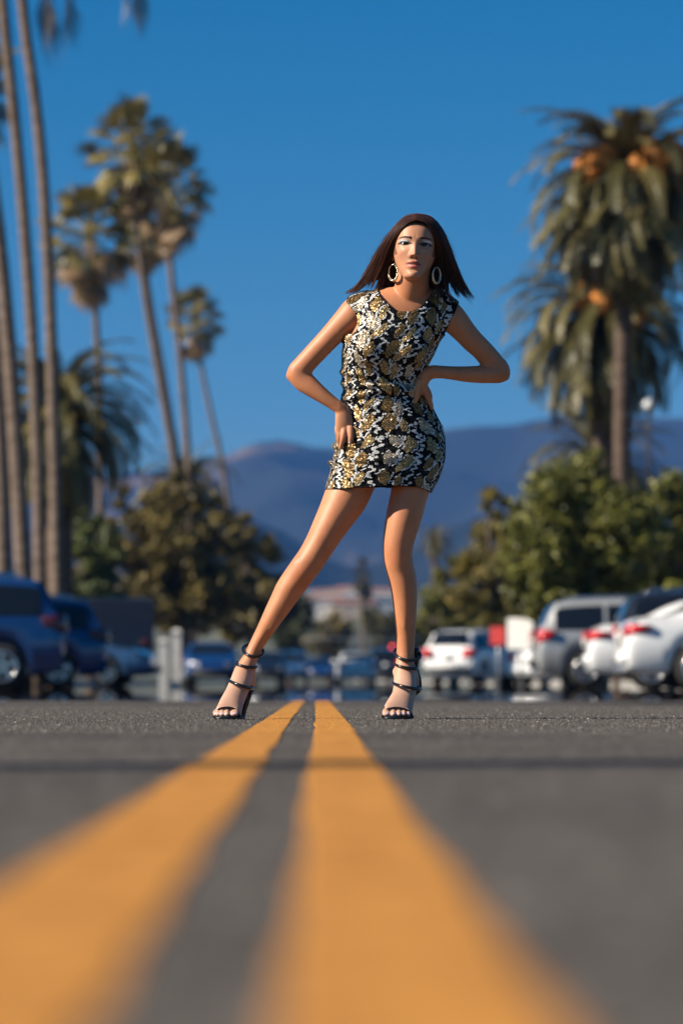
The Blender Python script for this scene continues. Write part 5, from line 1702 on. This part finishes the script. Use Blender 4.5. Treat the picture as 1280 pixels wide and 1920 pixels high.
car('sedan', 'blue car standing alone between the white posts and the woman', (PX(393, 128), 128, 0), R(-86), M_CB, GL_)
hl = R(-8)
car('suv', 'big dark suv at the left edge, nearest of the shaded cars', rear_at(120, 57, R(186), 2.36, -0.5), R(186), M_CB, GL_, tail=M_REDSHADE)
car('suv', 'dark suv behind the nearest one on the left', rear_at(200, 72, R(186), 2.36, -0.5), R(186), M_CB, GL_, tail=M_REDSHADE)
car('sedan', 'grey sedan, third of the shaded cars on the left', rear_at(284, 90, R(-8), -2.38, 0.5), R(-8), M_CG, GL_)
car('van', 'tall dark van standing behind the shaded cars on the left', rear_at(286, 101, R(186), 2.75, -0.5), R(186), M_CK, GL_, tail=M_REDSHADE)

# white posts and low wall on the left, signs and lamps
M_POST = simple('white_painted_post', (0.66, 0.63, 0.58), 0.7, var=0.1, scale=3)
M_STEEL = simple('galvanised_steel', (0.40, 0.40, 0.40), 0.45, metal=0.7, var=0.1)
M_SIGNW = simple('white_sign_board', (0.74, 0.73, 0.70), 0.5, var=0.05)
M_SIGNR = simple('red_sign_board', (0.50, 0.03, 0.025), 0.45, var=0.05)
for i, (px_, Y, h, tx) in enumerate(((331, 92, 1.42, 'right and taller one'), (306, 97, 1.25, 'left one'))):
    p = Vector(at(px_, Y))
    root = empty('gate_post', p); tag(root, tx + ' of the two slim white posts right of the shaded cars', 'post', 'white posts on the left')
    mb = MB(); mb.box((0, 0, h / 2 - 0.05), (0.22, 0.22, h + 0.1)); mb.build('shaft', M_POST, root, False)
    mb = MB(); mb.box((0, 0, h + 0.04), (0.28, 0.28, 0.06)); mb.box((0, 0, h + 0.10), (0.24, 0.24, 0.06), 0, 0.3); mb.build('cap', M_POST, root, False)
def sign(name, label, cat_, px_, py_, Y, w, h, m, thick=0.05, rz=-0.5):
    p = P(px_, py_, Y)
    root = empty(name, (p.x, Y, 0)); tag(root, label, cat_)
    mb = MB(); mb.tube([(0, 0.06, -0.2), (0, 0.06, p.z + h / 2)], 0.04, 8); mb.build('pole', M_STEEL, root)
    mb = MB(); mb.box((-0.02, -0.05, p.z), (w, thick, h), rz); mb.build('board', m, root, False)
    return root
sign('sign_board', 'blank white board standing left of the silver suv', 'sign', 976, 1188, 94, 0.72, 0.80, M_SIGNW)
sign('sign_board', 'red board on a pole left of the white board', 'sign', 934, 1192, 104, 0.46, 0.5, M_SIGNR)
# street lamp whose white globe catches the sun
p = P(1215, 760, 150)
root = empty('street_lamp', (p.x, 150, 0)); tag(root, 'street lamp with bright white globe right of the palm trunks', 'street lamp')
mb = MB(); mb.tube([(0, 0, -0.2), (0, 0, p.z - 0.3)], [0.12, 0.07], 10); mb.tube([(0, 0, p.z - 0.32), (0, 0, p.z - 0.2)], [0.10, 0.16], 10); mb.build('pole', M_TRIM, root)
rg_ = [[Vector((0.26 * math.sin(A) * math.cos(B), 0.26 * math.sin(A) * math.sin(B), p.z + 0.28 * math.cos(A))) for B in np.linspace(0, 2 * math.pi, 20, endpoint=False)] for A in np.linspace(0.15, math.pi - 0.1, 12)]
meshobj('globe', *loft(rg_), simple('white_lamp_globe', (0.85, 0.85, 0.82), 0.12, var=0.02, coat=1.0), root)
# traffic lights on a mast arm across the far crossing
M_TLR = bpy.data.materials.new('red_signal_lens'); M_TLR.use_nodes = True
setp(M_TLR.node_tree.nodes['Principled BSDF'], color=(0.6, 0.02, 0.01), emit=(1.0, 0.06, 0.03), estr=2.2, rough=0.3)
Y = 380
root = empty('traffic_light', (9.6, Y, 0)); tag(root, 'far traffic lights on a mast arm, two of them showing red', 'traffic light')
zz_ = P(640, 1213, Y).z
mb = MB(); mb.tube([(0, 0, -0.2), (0, 0, zz_ + 0.9)], [0.16, 0.11], 10); mb.build('mast', M_STEEL, root)
mb = MB(); mb.tube([(0, 0, zz_ + 0.75), (-14.5, 0, zz_ + 0.95)], [0.08, 0.05], 8); mb.build('arm', M_STEEL, root)
for px_ in (548, 735):
    x = PX(px_, Y) - 9.6
    mb = MB(); mb.box((x, 0.0, zz_ - 0.30), (0.42, 0.3, 1.2)); sb = mb.build('signal_head', M_TRIM, root, False)
    for k, m in enumerate((M_TLR, M_TRIM, M_TRIM)):
        rg_ = [[Vector((x + 0.17 * rr_ * math.cos(B), -0.16 - yy_, zz_ + 0.02 - 0.36 * k + 0.17 * rr_ * math.sin(B))) for B in np.linspace(0, 2 * math.pi, 14, endpoint=False)] for rr_, yy_ in ((1.0, 0.0), (0.9, 0.03), (0.5, 0.06), (0.05, 0.07))]
        meshobj('lens', *loft(rg_), m, sb)
# ------------------------------------------------------------------ hills and far town
M_HILL, t_, b_ = mat('chaparral_hill')
tc_ = t_.nodes.new('ShaderNodeTexCoord')
n1_ = t_.nodes.new('ShaderNodeTexNoise'); n1_.inputs['Scale'].default_value = 0.004; n1_.inputs['Detail'].default_value = 8
t_.links.new(tc_.outputs['Object'], n1_.inputs['Vector'])
r_ = t_.nodes.new('ShaderNodeValToRGB')
r_.color_ramp.elements[0].position = 0.40; r_.color_ramp.elements[0].color = (0.022, 0.024, 0.020, 1)
r_.color_ramp.elements[1].position = 0.69; r_.color_ramp.elements[1].color = (0.20, 0.135, 0.085, 1)
e_ = r_.color_ramp.elements.new(0.58); e_.color = (0.036, 0.036, 0.030, 1)
t_.links.new(n1_.outputs['Fac'], r_.inputs[0]); t_.links.new(r_.outputs[0], b_.inputs['Base Color'])
setp(b_, rough=1.0, spec=0.0)

def ridge(name, Y0, Y1, prof, base_py, rough, seed, m=M_HILL, nx=160, ny=50, x0=-2200, x1=3500):
    """a range whose skyline follows prof (picture x, y) at depth Y1"""
    v, f = [], []
    pxs = np.linspace(x0, x1, nx)
    sky = np.interp(pxs, [p[0] for p in prof], [p[1] for p in prof])
    for j in range(ny):
        s = j / (ny - 1)
        Y = Y0 + (Y1 - Y0) * s
        for i, px_ in enumerate(pxs):
            top = P(px_, sky[i], Y1)
            z1 = top.z
            x = P(px_, 1287, Y1).x
            g = mnoise.ridged_multi_fractal((x / 620.0 + seed, Y / 520.0, seed), 0.9, 2.1, 5, 1.0, 2.0)
            sm = s * s * (3 - 2 * s)
            h = z1 * (0.15 * s + 0.85 * sm) - rough * max(0.0, 1.5 - g) * math.sin(math.pi * min(1, s)) ** 0.8 + rough * 0.06 * mnoise.noise((x / 120.0, Y / 120.0, seed))
            v.append((x, Y, max(h, -5)))
    n = nx
    for j in range(ny - 1):
        for i in range(nx - 1):
            f.append((j * n + i, j * n + i + 1, (j + 1) * n + i + 1, (j + 1) * n + i))
    # back slope
    k = len(v)
    for i, px_ in enumerate(pxs):
        a = v[(ny - 1) * n + i]
        v.append((a[0], a[1] + 900, -5))
    for i in range(nx - 1):
        f.append(((ny - 1) * n + i, (ny - 1) * n + i + 1, k + i + 1, k + i))
    o = meshobj(name, v, f, m)
    return tag(o, kind='structure')
ridge('mountain_range', 4600, 7200, [(-2200, 900), (-600, 920), (0, 900), (260, 884), (370, 868), (420, 858), (470, 836), (510, 827), (545, 834), (590, 840), (640, 846), (720, 830), (830, 811), (890, 802), (960, 797), (1000, 787), (1060, 778), (1150, 776), (1215, 780), (1280, 784), (1500, 800), (2200, 860), (3500, 930)], 1120, 150, 3.1)
M_HILL2 = simple('dark_brush_hill', (0.022, 0.026, 0.022), 1.0, var=0.35, scale=0.006, spec=0.0)
ridge('front_range', 3000, 4300, [(-2200, 1010), (0, 1000), (300, 985), (430, 960), (520, 990), (600, 1040), (660, 1062), (760, 1040), (860, 985), (1000, 930), (1200, 900), (1500, 900), (3500, 1000)], 1120, 75, 7.7, M_HILL2)
M_SLOPE = simple('brush_slope', (0.075, 0.075, 0.035), 0.95, var=0.5, scale=0.02)
ridge('foothill', 1250, 1900, [(-2200, 1170), (0, 1165), (400, 1140), (560, 1112), (640, 1098), (700, 1100), (760, 1108), (860, 1130), (1200, 1150), (3500, 1170)], 1200, 6, 12.3, M_SLOPE, 90, 30)

M_HW = simple('white_stucco', (0.72, 0.69, 0.64), 0.85, var=0.06, scale=0.5)
M_HT = simple('tan_stucco', (0.50, 0.40, 0.30), 0.85, var=0.08, scale=0.5)
M_ROOFT = simple('terracotta_roof', (0.30, 0.14, 0.08), 0.85, var=0.25, scale=1)
M_ROOFG = simple('grey_roof', (0.24, 0.23, 0.22), 0.9, var=0.2, scale=1)
M_PANE = simple('window_glass', (0.03, 0.04, 0.05), 0.08, var=0.2)
def house(label, px_, py_, Y, w, h, d, wall, roof, rz=0.0):
    p = P(px_, py_, Y)
    root = empty('house', (p.x, Y, p.z - h - 1.2), rz)
    tag(root, label, 'house', 'houses on the far hillside')
    mb = MB(); mb.box((0, 0, (h - 1) / 2), (w, d, h + 1)); mb.build('wall', wall, root, False)
    rh = 1.5; z = h
    v = [(-w / 2 - .5, -d / 2 - .5, z + .01), (w / 2 + .5, -d / 2 - .5, z + .01), (w / 2 + .5, d / 2 + .5, z + .01), (-w / 2 - .5, d / 2 + .5, z + .01), (-w / 2 + 2, 0, z + rh), (w / 2 - 2, 0, z + rh)]
    meshobj('roof', v, [(0, 1, 5, 4), (1, 2, 5), (2, 3, 4, 5), (3, 0, 4), (3, 2, 1, 0)], roof, root, False)
    nwin = max(2, int(w / 4))
    for fl in range(max(1, int(h / 3))):
        for k in range(nwin):
            mb = MB(); mb.box((-w / 2 + (k + 0.5) * w / nwin, -d / 2 - 0.03, 1.7 + 3 * fl), (1.5, 0.12, 1.3)); mb.build('window', M_PANE, root, False)
    return root
spots = [(596, 1118, 1500, 20, 5.5, 'lowest long white house'), (618, 1106, 1640, 16, 6, 'white house with red roof'), (640, 1112, 1560, 22, 6, 'wide white house'), (655, 1100, 1760, 14, 5, 'small white house near the crest'),
         (672, 1110, 1600, 14, 6, 'pale tan house'), (690, 1116, 1520, 22, 6.5, 'broad white house below the narrow tree'), (704, 1104, 1700, 16, 6, 'tall white house'), (580, 1108, 1640, 12, 5, 'small tan house'),
         (722, 1112, 1580, 16, 5.5, 'white house with grey roof'), (664, 1126, 1420, 18, 5, 'low tan house at the foot'), (628, 1126, 1430, 15, 5, 'low white house at the foot'), (560, 1122, 1480, 14, 5, 'white house farthest left')]
for i, (a, b, Y, w, h, tx) in enumerate(spots):
    tan = 'tan' in tx
    house(tx + ' on the far slope seen between the woman\'s legs', a, b, Y, w, h, 9, M_HT if tan else M_HW, M_ROOFT if ('red' in tx or i % 3 == 0) else M_ROOFG, rng.uniform(-0.3, 0.3))

# ------------------------------------------------------------------ haze
M_HAZE = bpy.data.materials.new('haze'); M_HAZE.use_nodes = True
nt_ = M_HAZE.node_tree; nt_.nodes.clear()
ho = nt_.nodes.new('ShaderNodeOutputMaterial'); hp = nt_.nodes.new('ShaderNodeVolumePrincipled')
hp.inputs['Color'].default_value = (0.10, 0.32, 0.85, 1)
hp.inputs['Density'].default_value = 0.00008
nt_.links.new(hp.outputs[0], ho.inputs['Volume'])
mb = MB(); mb.box((0, 3700, 320), (26000, 10400, 690))
hz_o = mb.build('haze', M_HAZE, smooth=False)
tag(hz_o, kind='stuff')
